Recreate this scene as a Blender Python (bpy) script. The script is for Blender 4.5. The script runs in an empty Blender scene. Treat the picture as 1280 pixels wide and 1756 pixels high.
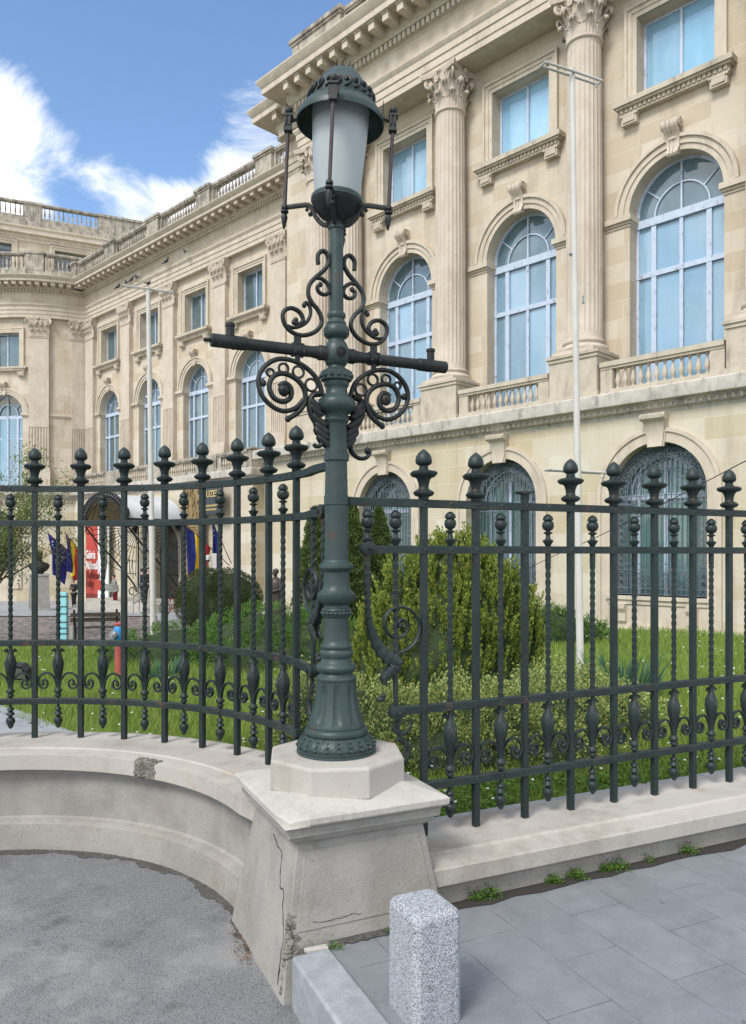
import bpy, math, random
import numpy as np
from mathutils import Vector, Matrix
R = math.radians
PI = math.pi
rnd = random.Random(7)
nrs = np.random.RandomState(11)
S = bpy.context.scene
COL = S.collection

# ---------------------------------------------------------------- camera
cd = bpy.data.cameras.new('camera')
cam = bpy.data.objects.new('camera', cd)
COL.objects.link(cam)
cam.location = (0, 0, 1.65)
cam.rotation_euler = (R(90), 0, 0)
cd.sensor_fit = 'HORIZONTAL'
cd.sensor_width = 36
cd.lens = 36 * 1325 / 1280
cd.shift_y = 73 / 1280
cd.clip_end = 2000
cd.clip_start = 0.05
S.camera = cam

# ---------------------------------------------------------------- world, sun, exposure
SUN_EL, SUN_AZ = 48, 215          # azimuth clockwise from +Y: behind the camera, to the left
W = bpy.data.worlds.new('World')
S.world = W
W.use_nodes = True
nt = W.node_tree
nt.nodes.clear()
def N(t, typ, **kw):
    n = t.nodes.new(typ)
    for k, v in kw.items():
        setattr(n, k, v)
    return n
def mathn(t, op, a, b=None, c=None, clamp=False):
    n = t.nodes.new('ShaderNodeMath'); n.operation = op; n.use_clamp = clamp
    for i, x in enumerate((a, b, c)):
        if x is None: continue
        if isinstance(x, (int, float)): n.inputs[i].default_value = x
        else: t.links.new(x, n.inputs[i])
    return n.outputs[0]
def smooth(t, x, a, b):
    n = t.nodes.new('ShaderNodeMapRange'); n.interpolation_type = 'SMOOTHSTEP'
    t.links.new(x, n.inputs[0]); n.inputs[1].default_value = a; n.inputs[2].default_value = b
    return n.outputs[0]
sky = N(nt, 'ShaderNodeTexSky', sky_type='NISHITA', sun_disc=False)
sky.sun_elevation = R(SUN_EL); sky.sun_rotation = R(SUN_AZ)
sky.air_density = 1.0; sky.dust_density = 0.6; sky.ozone_density = 1.5
tc = N(nt, 'ShaderNodeTexCoord')
nz = N(nt, 'ShaderNodeTexNoise'); nz.inputs['Scale'].default_value = 5.0; nz.inputs['Detail'].default_value = 12; nz.inputs['Roughness'].default_value = .68
nz.inputs['Distortion'].default_value = .75
mp = N(nt, 'ShaderNodeMapping'); mp.inputs['Scale'].default_value = (1, 1, 1.5); mp.inputs['Location'].default_value = (.4, 0, .1)
nt.links.new(tc.outputs['Generated'], mp.inputs['Vector']); nt.links.new(mp.outputs[0], nz.inputs['Vector'])
def skydir(u, v):
    d = Vector(((u - 640) / 1325, 1, (951 - v) / 1325)); d.normalize(); return d
dens = mathn(nt, 'MULTIPLY', nz.outputs['Fac'], 2.3)
for (u, v, rad, amt) in [(-40, 260, 4.0, .50), (15, 170, 2.2, .34), (20, 320, 2.0, .22), (150, 262, 1.8, .34), (260, 358, 2.0, .30), (190, 330, 1.6, .16), (400, 180, 2.8, .30), (440, 290, 3.6, .44), (350, 330, 2.4, .20), (200, 60, 7, -.4), (330, 30, 7, -.35), (90, 360, 2.0, -.25), (300, 230, 2.2, -.22)]:
    d = skydir(u, v)
    vm = N(nt, 'ShaderNodeVectorMath', operation='DOT_PRODUCT')
    nt.links.new(tc.outputs['Generated'], vm.inputs[0]); vm.inputs[1].default_value = d
    s = smooth(nt, vm.outputs['Value'], math.cos(R(rad * 1.7)), 1.0)
    dens = mathn(nt, 'MULTIPLY_ADD', s, amt, dens)
sx = N(nt, 'ShaderNodeSeparateXYZ'); nt.links.new(tc.outputs['Generated'], sx.inputs[0])
beh = smooth(nt, sx.outputs[1], .72, .1)      # broken cloud added out of view to neutralise blue ambient light
dens = mathn(nt, 'MULTIPLY_ADD', beh, .42, dens)
cf = smooth(nt, dens, 1.10, 1.82)
mx = N(nt, 'ShaderNodeMixRGB'); nt.links.new(cf, mx.inputs[0])
hs = N(nt, 'ShaderNodeHueSaturation'); hs.inputs['Saturation'].default_value = 1.08; hs.inputs['Value'].default_value = 1.45
nt.links.new(sky.outputs[0], hs.inputs['Color'])
nt.links.new(hs.outputs[0], mx.inputs[1]); mx.inputs[2].default_value = (8.6, 8.6, 8.7, 1)
bg = N(nt, 'ShaderNodeBackground'); bg.inputs['Strength'].default_value = .092
wo = N(nt, 'ShaderNodeOutputWorld')
nt.links.new(mx.outputs[0], bg.inputs['Color']); nt.links.new(bg.outputs[0], wo.inputs['Surface'])

sl = bpy.data.lights.new('sun', 'SUN'); sl.energy = 1.6; sl.angle = R(18); sl.color = (1, .965, .91)
so = bpy.data.objects.new('sun', sl); COL.objects.link(so)
az, el = R(SUN_AZ), R(SUN_EL)
sd = Vector((math.sin(az) * math.cos(el), math.cos(az) * math.cos(el), math.sin(el)))
so.rotation_euler = sd.to_track_quat('Z', 'Y').to_euler()
so.location = (0, 0, 30)
S.view_settings.view_transform = 'Standard'
S.view_settings.look = 'None'
S.view_settings.exposure = 0.88
S.view_settings.gamma = 1
S.cycles.max_bounces = 6
S.cycles.diffuse_bounces = 3
S.cycles.glossy_bounces = 3
S.cycles.transparent_max_bounces = 6

# ---------------------------------------------------------------- materials
def mat(name, col, rough=.7, col2=None, scale=6, detail=6, bump=0, bscale=60, metal=0, spec=.5, th=(.35, .7), extra=None, coords='Object', stretch=None, coat=0):
    m = bpy.data.materials.new(name); m.use_nodes = True
    t = m.node_tree; b = t.nodes['Principled BSDF']
    b.inputs['Roughness'].default_value = rough; b.inputs['Metallic'].default_value = metal
    b.inputs['Specular IOR Level'].default_value = .35 if 'iron' in name else spec
    if coat: b.inputs['Coat Weight'].default_value = coat; b.inputs['Coat Roughness'].default_value = .03
    c = N(t, 'ShaderNodeTexCoord'); vec = c.outputs[coords]
    if stretch:
        mpn = N(t, 'ShaderNodeMapping'); mpn.inputs['Scale'].default_value = stretch; t.links.new(vec, mpn.inputs[0]); vec2 = mpn.outputs[0]
    else: vec2 = vec
    colout = None
    if col2:
        n = N(t, 'ShaderNodeTexNoise'); n.inputs['Scale'].default_value = scale; n.inputs['Detail'].default_value = detail; n.inputs['Roughness'].default_value = .62
        t.links.new(vec2, n.inputs['Vector'])
        f = smooth(t, n.outputs['Fac'], *th)
        x = N(t, 'ShaderNodeMixRGB'); t.links.new(f, x.inputs[0]); x.inputs[1].default_value = (*col, 1); x.inputs[2].default_value = (*col2, 1)
        colout = x.outputs[0]
    else:
        rg = N(t, 'ShaderNodeRGB'); rg.outputs[0].default_value = (*col, 1); colout = rg.outputs[0]
    hgt = None
    if extra:
        r_ = extra(t, vec, colout)
        colout, hgt = r_ if isinstance(r_, tuple) else (r_, None)
    t.links.new(colout, b.inputs['Base Color'])
    if bump:
        n2 = N(t, 'ShaderNodeTexNoise'); n2.inputs['Scale'].default_value = bscale; n2.inputs['Detail'].default_value = 5
        t.links.new(vec, n2.inputs['Vector'])
        h = n2.outputs['Fac']
        if hgt is not None: h = mathn(t, 'ADD', h, hgt)
        bp = N(t, 'ShaderNodeBump'); bp.inputs['Strength'].default_value = min(1, bump); bp.inputs['Distance'].default_value = .0035 if bump <= 1 else .01 * bump
        t.links.new(h, bp.inputs['Height']); t.links.new(bp.outputs[0], b.inputs['Normal'])
    return m
def mixc(t, f, a, b, mode='MIX'):
    x = N(t, 'ShaderNodeMixRGB', blend_type=mode)
    for i, v in ((0, f), (1, a), (2, b)):
        if isinstance(v, tuple): x.inputs[i].default_value = (*v, 1) if len(v) == 3 else v
        elif isinstance(v, (int, float)): x.inputs[i].default_value = v
        else: t.links.new(v, x.inputs[i])
    return x.outputs[0]
def noise(t, vec, scale, detail=5, rough=.6, st=None, loc=None):
    if st or loc:
        m_ = N(t, 'ShaderNodeMapping')
        if st: m_.inputs['Scale'].default_value = st
        if loc: m_.inputs['Location'].default_value = loc
        t.links.new(vec, m_.inputs[0]); vec = m_.outputs[0]
    n = N(t, 'ShaderNodeTexNoise'); n.inputs['Scale'].default_value = scale; n.inputs['Detail'].default_value = detail; n.inputs['Roughness'].default_value = rough
    t.links.new(vec, n.inputs['Vector']); return n.outputs['Fac']
def ashlar(w=1.0, h=.52, depth=1, vari=.75, zoff=0, tint=(.48, .40, .285), pale=(.61, .56, .46)):
    def f(t, vec, c):
        s = N(t, 'ShaderNodeSeparateXYZ'); t.links.new(vec, s.inputs[0])
        xy = mathn(t, 'ADD', s.outputs[0], mathn(t, 'MULTIPLY', s.outputs[1], 1.0))
        zz = mathn(t, 'ADD', s.outputs[2], zoff)
        cb = N(t, 'ShaderNodeCombineXYZ'); t.links.new(xy, cb.inputs[0]); t.links.new(zz, cb.inputs[1])
        br = N(t, 'ShaderNodeTexBrick'); br.offset = .45; br.offset_frequency = 2; br.squash = 1.35; br.squash_frequency = 3
        t.links.new(cb.outputs[0], br.inputs['Vector'])
        br.inputs['Color1'].default_value = (0, 0, 0, 1); br.inputs['Color2'].default_value = (1, 1, 1, 1); br.inputs['Mortar'].default_value = (.5, .5, .5, 1)
        br.inputs['Scale'].default_value = 1; br.inputs['Mortar Size'].default_value = .012; br.inputs['Mortar Smooth'].default_value = .3
        br.inputs['Bias'].default_value = 0; br.inputs['Brick Width'].default_value = w; br.inputs['Row Height'].default_value = h
        sep = N(t, 'ShaderNodeSeparateColor'); t.links.new(br.outputs['Color'], sep.inputs[0])
        k = mathn(t, 'MULTIPLY', smooth(t, sep.outputs[0], .35, 1.0), vari)
        c = mixc(t, k, c, tint)
        k2 = mathn(t, 'MULTIPLY', smooth(t, sep.outputs[0], .4, .0), vari * .8)
        c = mixc(t, k2, c, pale)
        c = mixc(t, mathn(t, 'MULTIPLY', br.outputs['Fac'], .38), c, (.66, .60, .50))
        n1 = noise(t, vec, .8, 7, .65)
        c = mixc(t, mathn(t, 'MULTIPLY', smooth(t, n1, .5, .75), .30), c, (.36, .29, .19))
        n2 = noise(t, vec, 2.2, 6, .65, st=(1, 1, .18))
        c = mixc(t, mathn(t, 'MULTIPLY', smooth(t, n2, .50, .70), .42), c, (.30, .25, .19))
        return c, mathn(t, 'MULTIPLY', br.outputs['Fac'], -.6 * depth)
    return f
def stains(amount, lo=.5, hi=.72, dark=(.06, .055, .05), st=(1, 1, .3), sc=2.2):
    def f(t, vec, c):
        n1 = noise(t, vec, sc, 8, .7, st=st)
        n2 = noise(t, vec, sc * 5, 5, .6, st=(1, 1, .12))
        k = smooth(t, mathn(t, 'MULTIPLY_ADD', n2, .35, mathn(t, 'MULTIPLY', n1, .8)), lo, hi)
        return mixc(t, mathn(t, 'MULTIPLY', k, amount), c, dark)
    return f
STONE = (.53, .46, .355)
M = {}
M['wall'] = mat('limestone_ashlar', STONE, .85, (.56, .49, .38), .7, extra=ashlar(), bump=.5, bscale=30)
M['wall_low'] = mat('limestone_ashlar_ground_floor', (.52, .46, .345), .85, (.58, .53, .42), .5, extra=ashlar(1.25, .56, vari=.8, tint=(.47, .40, .25), pale=(.62, .58, .47)), bump=.5, bscale=30)
M['trim'] = mat('smooth_limestone', (.57, .505, .40), .8, (.50, .435, .34), 2.2, bump=.25, bscale=40, extra=stains(.35, .52, .78, (.22, .18, .13)))
M['column'] = mat('column_limestone', (.575, .505, .415), .8, (.50, .43, .345), 1.6, bump=.25, bscale=50, extra=stains(.4, .5, .8, (.30, .22, .16), st=(1, 1, .25)))
M['stain'] = mat('weathered_limestone', (.52, .46, .36), .9, (.42, .37, .29), 2.5, bump=.5, bscale=30, extra=stains(.6, .58, .80, (.12, .10, .085)))
M['dirty'] = mat('sooty_limestone', (.46, .415, .34), .9, (.30, .27, .22), 3, bump=.6, bscale=30, extra=stains(.8, .50, .72, (.10, .09, .08)))
M['ledge'] = mat('grey_stained_ledge', (.53, .50, .44), .9, (.42, .39, .34), 2.5, bump=.5, bscale=30, extra=stains(.7, .56, .74, (.14, .13, .12), st=(1.2, 1.2, .6)))
def curtain(tint):
    def f(t, vec, c):
        g = N(t, 'ShaderNodeNewGeometry'); oi = N(t, 'ShaderNodeObjectInfo')
        rr_ = mathn(t, 'FRACT', mathn(t, 'ADD', g.outputs['Random Per Island'], mathn(t, 'MULTIPLY', oi.outputs['Random'], 3.7)))
        c = mixc(t, mathn(t, 'MULTIPLY', smooth(t, rr_, .45, 1.0), .55), c, tuple(q * .42 for q in tint))
        c = mixc(t, mathn(t, 'MULTIPLY', smooth(t, rr_, .40, .0), .45), c, tuple(min(1, q * 1.15) for q in tint))
        n1 = noise(t, vec, 2.0, 3, .5, st=(1.2, 1.2, .25))
        return mixc(t, mathn(t, 'MULTIPLY', smooth(t, n1, .30, .75), .30), c, tint)
    return f
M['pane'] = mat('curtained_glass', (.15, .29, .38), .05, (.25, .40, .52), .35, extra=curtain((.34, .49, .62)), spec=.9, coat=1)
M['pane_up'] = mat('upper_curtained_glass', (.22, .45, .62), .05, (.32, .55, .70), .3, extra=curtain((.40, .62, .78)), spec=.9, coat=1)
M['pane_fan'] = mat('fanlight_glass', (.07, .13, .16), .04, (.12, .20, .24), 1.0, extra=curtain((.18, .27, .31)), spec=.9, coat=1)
M['pane_dark'] = mat('dark_teal_glass', (.05, .10, .11), .04, (.10, .16, .17), .8, extra=curtain((.16, .24, .25)), spec=.9, coat=1)  # darker teal tint for the wing, rotunda and attic panes
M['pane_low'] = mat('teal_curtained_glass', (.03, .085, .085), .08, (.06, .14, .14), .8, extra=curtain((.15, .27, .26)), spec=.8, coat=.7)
M['frame'] = mat('peeling_white_paint', (.48, .56, .68), .5, (.42, .49, .60), 5, extra=stains(.8, .66, .70, (.16, .13, .12), st=(1, 1, 1), sc=5))
M['grille'] = mat('grey_blue_wrought_iron', (.09, .115, .14), .45, (.16, .19, .22), 6)
def rusty(amount):
    def f(t, vec, c):
        n1 = noise(t, vec, 9, 8, .7)
        c = mixc(t, mathn(t, 'MULTIPLY', smooth(t, n1, .58, .68), amount), c, (.10, .045, .028))
        n5 = noise(t, vec, 26, 6, .8)
        c = mixc(t, mathn(t, 'MULTIPLY', smooth(t, n5, .60, .68), .55), c, (.085, .10, .095))
        n2 = noise(t, vec, 3, 6, .7)
        return mixc(t, mathn(t, 'MULTIPLY', smooth(t, n2, .5, .8), .45), c, (.075, .095, .088))
    return f
M['iron'] = mat('dark_green_painted_iron', (.013, .023, .022), .48, (.021, .034, .032), 7, bump=.25, bscale=120, extra=rusty(.6))
M['iron_lamp'] = mat('green_grey_painted_cast_iron', (.026, .046, .045), .42, (.040, .064, .062), 5, bump=.25, bscale=90, extra=rusty(.45))
M['iron_dark'] = mat('blackened_cast_iron', (.009, .012, .011), .5, (.018, .021, .02), 7, bump=.3, bscale=100, extra=rusty(.35))
M['rust'] = mat('rusty_rod', (.055, .035, .035), .6, (.03, .03, .033), 12)
M['lampglass'] = mat('frosted_lamp_glass', (.37, .41, .415), .35, (.31, .35, .355), 2, spec=.4)
def concrete(t, vec, c):
    n1 = noise(t, vec, 2.1, 9, .7)
    c = mixc(t, mathn(t, 'MULTIPLY', smooth(t, n1, .45, .75), .75), c, (.23, .195, .155))
    n2 = noise(t, vec, 5, 8, .75, st=(1, 1, .35))
    c = mixc(t, mathn(t, 'MULTIPLY', smooth(t, n2, .56, .74), .6), c, (.15, .125, .10))
    n4 = noise(t, vec, 9, 8, .75, st=(1, 1, .12), loc=(2, 7, 0))
    c = mixc(t, mathn(t, 'MULTIPLY', smooth(t, n4, .52, .74), .35), c, (.42, .40, .36))
    n3 = noise(t, vec, 45, 6, .8)
    return mixc(t, mathn(t, 'MULTIPLY', smooth(t, n3, .54, .72), .5), c, (.13, .115, .10))
M['plaster'] = mat('weathered_artificial_stone', (.325, .31, .28), .9, (.24, .23, .21), 3.5, bump=.9, bscale=70, extra=concrete)
def capf(t, vec, c):
    c = stains(.5, .54, .76, (.22, .18, .145), st=(1, 1, 1))(t, vec, c)
    c = mixc(t, mathn(t, 'MULTIPLY', smooth(t, noise(t, vec, 3.3, 5, .6, loc=(5, 2, 1)), .60, .74), .5), c, (.33, .22, .13))
    return mixc(t, mathn(t, 'MULTIPLY', smooth(t, noise(t, vec, 60, 5, .8), .55, .75), .3), c, (.22, .2, .18))
M['cap'] = mat('pale_stone_cap', (.44, .415, .37), .85, (.385, .355, .315), 2.5, bump=.5, bscale=60, extra=capf)
M['cap_pale'] = mat('whitened_stone_slab', (.46, .44, .40), .85, (.41, .39, .35), 5, bump=.8, bscale=50, extra=stains(.45, .56, .78, (.22, .19, .17), st=(1, 1, 1), sc=9))
M['rough'] = mat('broken_concrete', (.26, .24, .20), .95, (.12, .11, .095), 20, bump=3, bscale=60)
M['grit'] = mat('dark_damp_grit', (.075, .070, .064), .95, (.12, .115, .105), 30, bump=2, bscale=80)
M['crack'] = mat('crack_shadow_gap_and_soil', (.035, .03, .026), .95)  # dark tone for crack gaps; the soil strip uses it as dirt
def speck(t, vec, c):
    v = N(t, 'ShaderNodeTexVoronoi'); v.inputs['Scale'].default_value = 380; t.links.new(vec, v.inputs['Vector'])
    sp = N(t, 'ShaderNodeSeparateColor'); t.links.new(v.outputs['Color'], sp.inputs[0])
    c = mixc(t, smooth(t, sp.outputs[0], .74, .79), c, (.04, .04, .045))
    c = mixc(t, mathn(t, 'MULTIPLY', smooth(t, sp.outputs[1], .62, .7), .7), c, (.58, .62, .66))
    return c
M['granite'] = mat('speckled_granite', (.24, .262, .282), .75, (.31, .335, .355), 30, bump=.6, bscale=140, extra=speck)
def kerbf(t, vec, c):
    n1 = noise(t, vec, 60, 5, .8)
    return mixc(t, mathn(t, 'MULTIPLY', smooth(t, n1, .5, .7), .5), c, (.18, .19, .2))
M['kerb'] = mat('grey_granite_kerb', (.25, .27, .285), .85, (.33, .35, .365), 12, bump=.8, bscale=90, extra=kerbf)
def paving(t, vec, c):
    s = N(t, 'ShaderNodeSeparateXYZ'); t.links.new(vec, s.inputs[0])
    cb = N(t, 'ShaderNodeCombineXYZ'); t.links.new(s.outputs[1], cb.inputs[0]); t.links.new(mathn(t, 'ADD', s.outputs[0], 2.99), cb.inputs[1])
    br = N(t, 'ShaderNodeTexBrick'); br.offset = .5; t.links.new(cb.outputs[0], br.inputs['Vector'])
    br.inputs['Color1'].default_value = (0, 0, 0, 1); br.inputs['Color2'].default_value = (1, 1, 1, 1); br.inputs['Mortar'].default_value = (.5, .5, .5, 1)
    br.inputs['Scale'].default_value = 1; br.inputs['Mortar Size'].default_value = .0026; br.inputs['Mortar Smooth'].default_value = .4
    br.inputs['Brick Width'].default_value = .6; br.inputs['Row Height'].default_value = .3
    sp = N(t, 'ShaderNodeSeparateColor'); t.links.new(br.outputs['Color'], sp.inputs[0])
    c = mixc(t, mathn(t, 'MULTIPLY', sp.outputs[0], .45), c, (.165, .175, .187))
    n1 = noise(t, vec, 2.0, 9, .75)
    c = mixc(t, mathn(t, 'MULTIPLY', smooth(t, n1, .48, .70), .65), c, (.13, .14, .15))
    n2 = noise(t, vec, 1.3, 6, .65, loc=(4, 3, 0))
    c = mixc(t, mathn(t, 'MULTIPLY', smooth(t, n2, .5, .8), .5), c, (.28, .295, .31))
    n3 = noise(t, vec, 55, 4, .8)
    c = mixc(t, mathn(t, 'MULTIPLY', smooth(t, n3, .56, .72), .35), c, (.34, .355, .37))
    n5 = noise(t, vec, 70, 4, .8, loc=(1, 7, 0))
    c = mixc(t, mathn(t, 'MULTIPLY', smooth(t, n5, .56, .7), .35), c, (.09, .095, .10))
    v = N(t, 'ShaderNodeTexVoronoi'); v.inputs['Scale'].default_value = 3.1; t.links.new(vec, v.inputs['Vector'])
    c = mixc(t, mathn(t, 'MULTIPLY', smooth(t, v.outputs['Distance'], .055, .035), .6), c, (.09, .09, .10))
    n4 = noise(t, vec, 7, 5, .6)
    jm = mathn(t, 'MULTIPLY', br.outputs['Fac'], smooth(t, n4, .30, .62))
    c = mixc(t, mathn(t, 'MULTIPLY', jm, .75), c, (.06, .06, .06))
    return c, mathn(t, 'MULTIPLY', jm, -1.5)
M['paving'] = mat('bluish_granite_paving', (.185, .20, .215), .75, (.22, .235, .25), 9, bump=.5, bscale=80, extra=paving)
def asph(t, vec, c):
    v = N(t, 'ShaderNodeTexVoronoi'); v.inputs['Scale'].default_value = 120; t.links.new(vec, v.inputs['Vector'])
    sp = N(t, 'ShaderNodeSeparateColor'); t.links.new(v.outputs['Color'], sp.inputs[0])
    c = mixc(t, mathn(t, 'MULTIPLY', sp.outputs[0], .6), c, (.23, .233, .24))
    c = mixc(t, mathn(t, 'MULTIPLY', smooth(t, v.outputs['Distance'], .45, .80), .6), c, (.09, .09, .093))
    n1 = noise(t, vec, 1.1, 7, .7)
    c = mixc(t, mathn(t, 'MULTIPLY', smooth(t, n1, .48, .66), .85), c, (.275, .272, .265))
    n2 = noise(t, vec, 1.5, 7, .7, loc=(3, 1, 0))
    c = mixc(t, mathn(t, 'MULTIPLY', smooth(t, n2, .52, .68), .8), c, (.06, .056, .052))
    return c, mathn(t, 'MULTIPLY', v.outputs['Distance'], -1.6)
M['asphalt'] = mat('worn_coarse_asphalt', (.165, .168, .174), .88, (.19, .193, .197), 4, bump=.6, bscale=120, extra=asph)
def isl(amount, c2):
    def f(t, vec, c):
        g = N(t, 'ShaderNodeNewGeometry')
        return mixc(t, mathn(t, 'MULTIPLY', g.outputs['Random Per Island'], amount), c, c2)
    return f
def leafmat(name, c1, c2, rough=.55, sc=3, th=(.35, .65), var=None, trans=.25):
    m = mat(name, c1, rough, c2, sc, th=th, extra=isl(.8, var or c2), spec=.3)
    t = m.node_tree; b = t.nodes['Principled BSDF']
    out = [n for n in t.nodes if n.type == 'OUTPUT_MATERIAL'][0]
    tr = N(t, 'ShaderNodeBsdfTranslucent'); ms = N(t, 'ShaderNodeMixShader'); ms.inputs[0].default_value = trans
    t.links.new(b.inputs['Base Color'].links[0].from_socket, tr.inputs['Color'])
    t.links.new(b.outputs[0], ms.inputs[1]); t.links.new(tr.outputs[0], ms.inputs[2]); t.links.new(ms.outputs[0], out.inputs['Surface'])
    return m
M['grass'] = leafmat('grass_blades', (.13, .235, .028), (.19, .32, .045), var=(.36, .42, .11), trans=.35, sc=.55, th=(.4, .6))
M['soil'] = mat('lawn_soil_and_moss', (.045, .085, .018), .95, (.07, .12, .03), 4, bump=1, bscale=40)
M['thuja'] = leafmat('golden_thuja_sprays', (.035, .075, .014), (.07, .13, .022), var=(.10, .17, .03), sc=6)
M['thuja_tip'] = leafmat('yellow_thuja_tips', (.17, .26, .035), (.30, .36, .06), var=(.42, .45, .10), sc=4)
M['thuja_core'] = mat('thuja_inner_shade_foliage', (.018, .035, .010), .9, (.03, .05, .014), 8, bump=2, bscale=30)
M['euonymus'] = leafmat('variegated_small_leaves', (.055, .11, .022), (.12, .20, .035), var=(.62, .66, .24), sc=5)
M['juniper'] = leafmat('spreading_juniper_needles', (.06, .14, .028), (.10, .20, .04), var=(.16, .28, .06), sc=3)
M['hedge'] = leafmat('clipped_box_leaves', (.030, .050, .014), (.045, .065, .018), var=(.075, .09, .03), sc=5)
M['darkcon'] = leafmat('dark_cypress_sprays', (.06, .11, .03), (.09, .15, .035), var=(.19, .24, .08), sc=3)
M['tree'] = leafmat('young_spring_leaves', (.13, .19, .045), (.17, .23, .06), var=(.24, .28, .10), sc=3, trans=.4)
M['bark'] = mat('brown_bark', (.10, .07, .05), .9, (.06, .045, .035), 12, bump=1)
M['iris'] = leafmat('blue_green_sword_leaves', (.05, .13, .075), (.08, .17, .11), var=(.10, .20, .10), sc=3)
M['flower'] = mat('white_petals', (.75, .75, .72), .7)
M['weed'] = leafmat('small_weed_leaves', (.06, .15, .02), (.10, .20, .03), var=(.14, .24, .04), sc=5)
M['bronze'] = mat('dark_bronze', (.022, .022, .022), .4, (.045, .045, .042), 4, metal=.4)
M['bronze_brown'] = mat('brown_bronze', (.06, .045, .04), .5, (.09, .07, .065), 4, metal=.3)
M['plinth'] = mat('grey_plinth_stone', (.33, .32, .30), .8, (.25, .245, .23), 3)
M['whitepole'] = mat('cream_painted_pole', (.56, .545, .50), .5, (.48, .465, .42), 2, extra=stains(.5, .66, .8, (.25, .18, .12), sc=3))
M['blue'] = mat('blue_flag_cloth', (.008, .018, .17), .7, (.012, .03, .22), 3)
M['yellow'] = mat('yellow_cloth', (.80, .55, .02), .7)
M['red'] = mat('red_cloth', (.55, .02, .025), .7)
M['white'] = mat('white_print', (.80, .80, .80), .6)
M['banner_red'] = mat('banner_red_print', (.50, .045, .03), .6, (.38, .06, .04), 2.5)
M['banner_dark'] = mat('banner_dark_red_print', (.20, .02, .015), .6)
M['banner_green'] = mat('banner_olive_print', (.08, .10, .055), .6)
M['black'] = mat('matt_black', (.012, .012, .014), .6, (.02, .02, .022), 4)
M['skin'] = mat('skin', (.45, .27, .19), .6)
M['hair'] = mat('dark_hair', (.02, .014, .01), .6)
M['darkcloth'] = mat('black_cloth', (.012, .012, .016), .85, (.02, .02, .026), 5)
M['redcloth'] = mat('dark_red_cloth', (.22, .015, .025), .85, (.16, .01, .02), 5)
M['navycloth'] = mat('navy_cloth', (.012, .02, .035), .85)
M['greycloth'] = mat('striped_grey_shirt', (.35, .35, .33), .85, (.08, .10, .07), 16)
M['wood'] = mat('dark_bench_wood', (.045, .028, .018), .7, (.07, .045, .03), 5, stretch=(1, 8, 8))
M['hyd_red'] = mat('faded_red_paint', (.42, .09, .07), .5, (.33, .07, .06), 5)
M['hyd_blue'] = mat('bright_blue_paint', (.02, .22, .50), .4)
M['steel'] = mat('dull_steel', (.45, .47, .48), .35, (.3, .31, .32), 8, metal=.7)
M['cyan'] = mat('pale_turquoise_plastic', (.22, .55, .60), .5, (.30, .62, .66), 3)
M['gold_relief'] = mat('ochre_relief_print', (.30, .22, .10), .8, (.20, .14, .07), 2, bump=2, bscale=4)
M['sign'] = mat('dark_slate_sign', (.035, .045, .055), .5)
M['goldtxt'] = mat('gold_lettering', (.55, .42, .16), .5)
M['canopy_glass'] = mat('milky_canopy_glazing', (.62, .64, .66), .5, (.52, .55, .58), 1.2)
M['canopy_soffit'] = mat('ochre_canopy_lining', (.32, .26, .14), .8, (.22, .18, .10), 2)
M['door'] = mat('door_and_interior_dark', (.025, .022, .02), .5)  # door's own dark colour, also painted darkness for the interiors
def cobf(t, vec, c):
    v = N(t, 'ShaderNodeTexVoronoi'); v.inputs['Scale'].default_value = 5; t.links.new(vec, v.inputs['Vector'])
    sp = N(t, 'ShaderNodeSeparateColor'); t.links.new(v.outputs['Color'], sp.inputs[0])
    c = mixc(t, sp.outputs[0], c, (.20, .15, .14))
    return mixc(t, smooth(t, v.outputs['Distance'], .38, .6), c, (.09, .08, .075))
M['cobble'] = mat('pinkish_grey_cobbles', (.30, .25, .24), .85, (.26, .23, .23), 1, extra=cobf)
M['walk'] = mat('grey_court_paving', (.30, .31, .325), .85, (.36, .37, .38), 1.2, extra=lambda t, v, c: paving(t, v, c)[0])
M['pigeon'] = mat('slate_grey_feathers', (.035, .037, .045), .7, (.07, .07, .08), 30)
M['leaflitter'] = leafmat('dry_leaf_litter', (.16, .075, .04), (.11, .06, .035), var=(.28, .17, .10), trans=.05)
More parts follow.
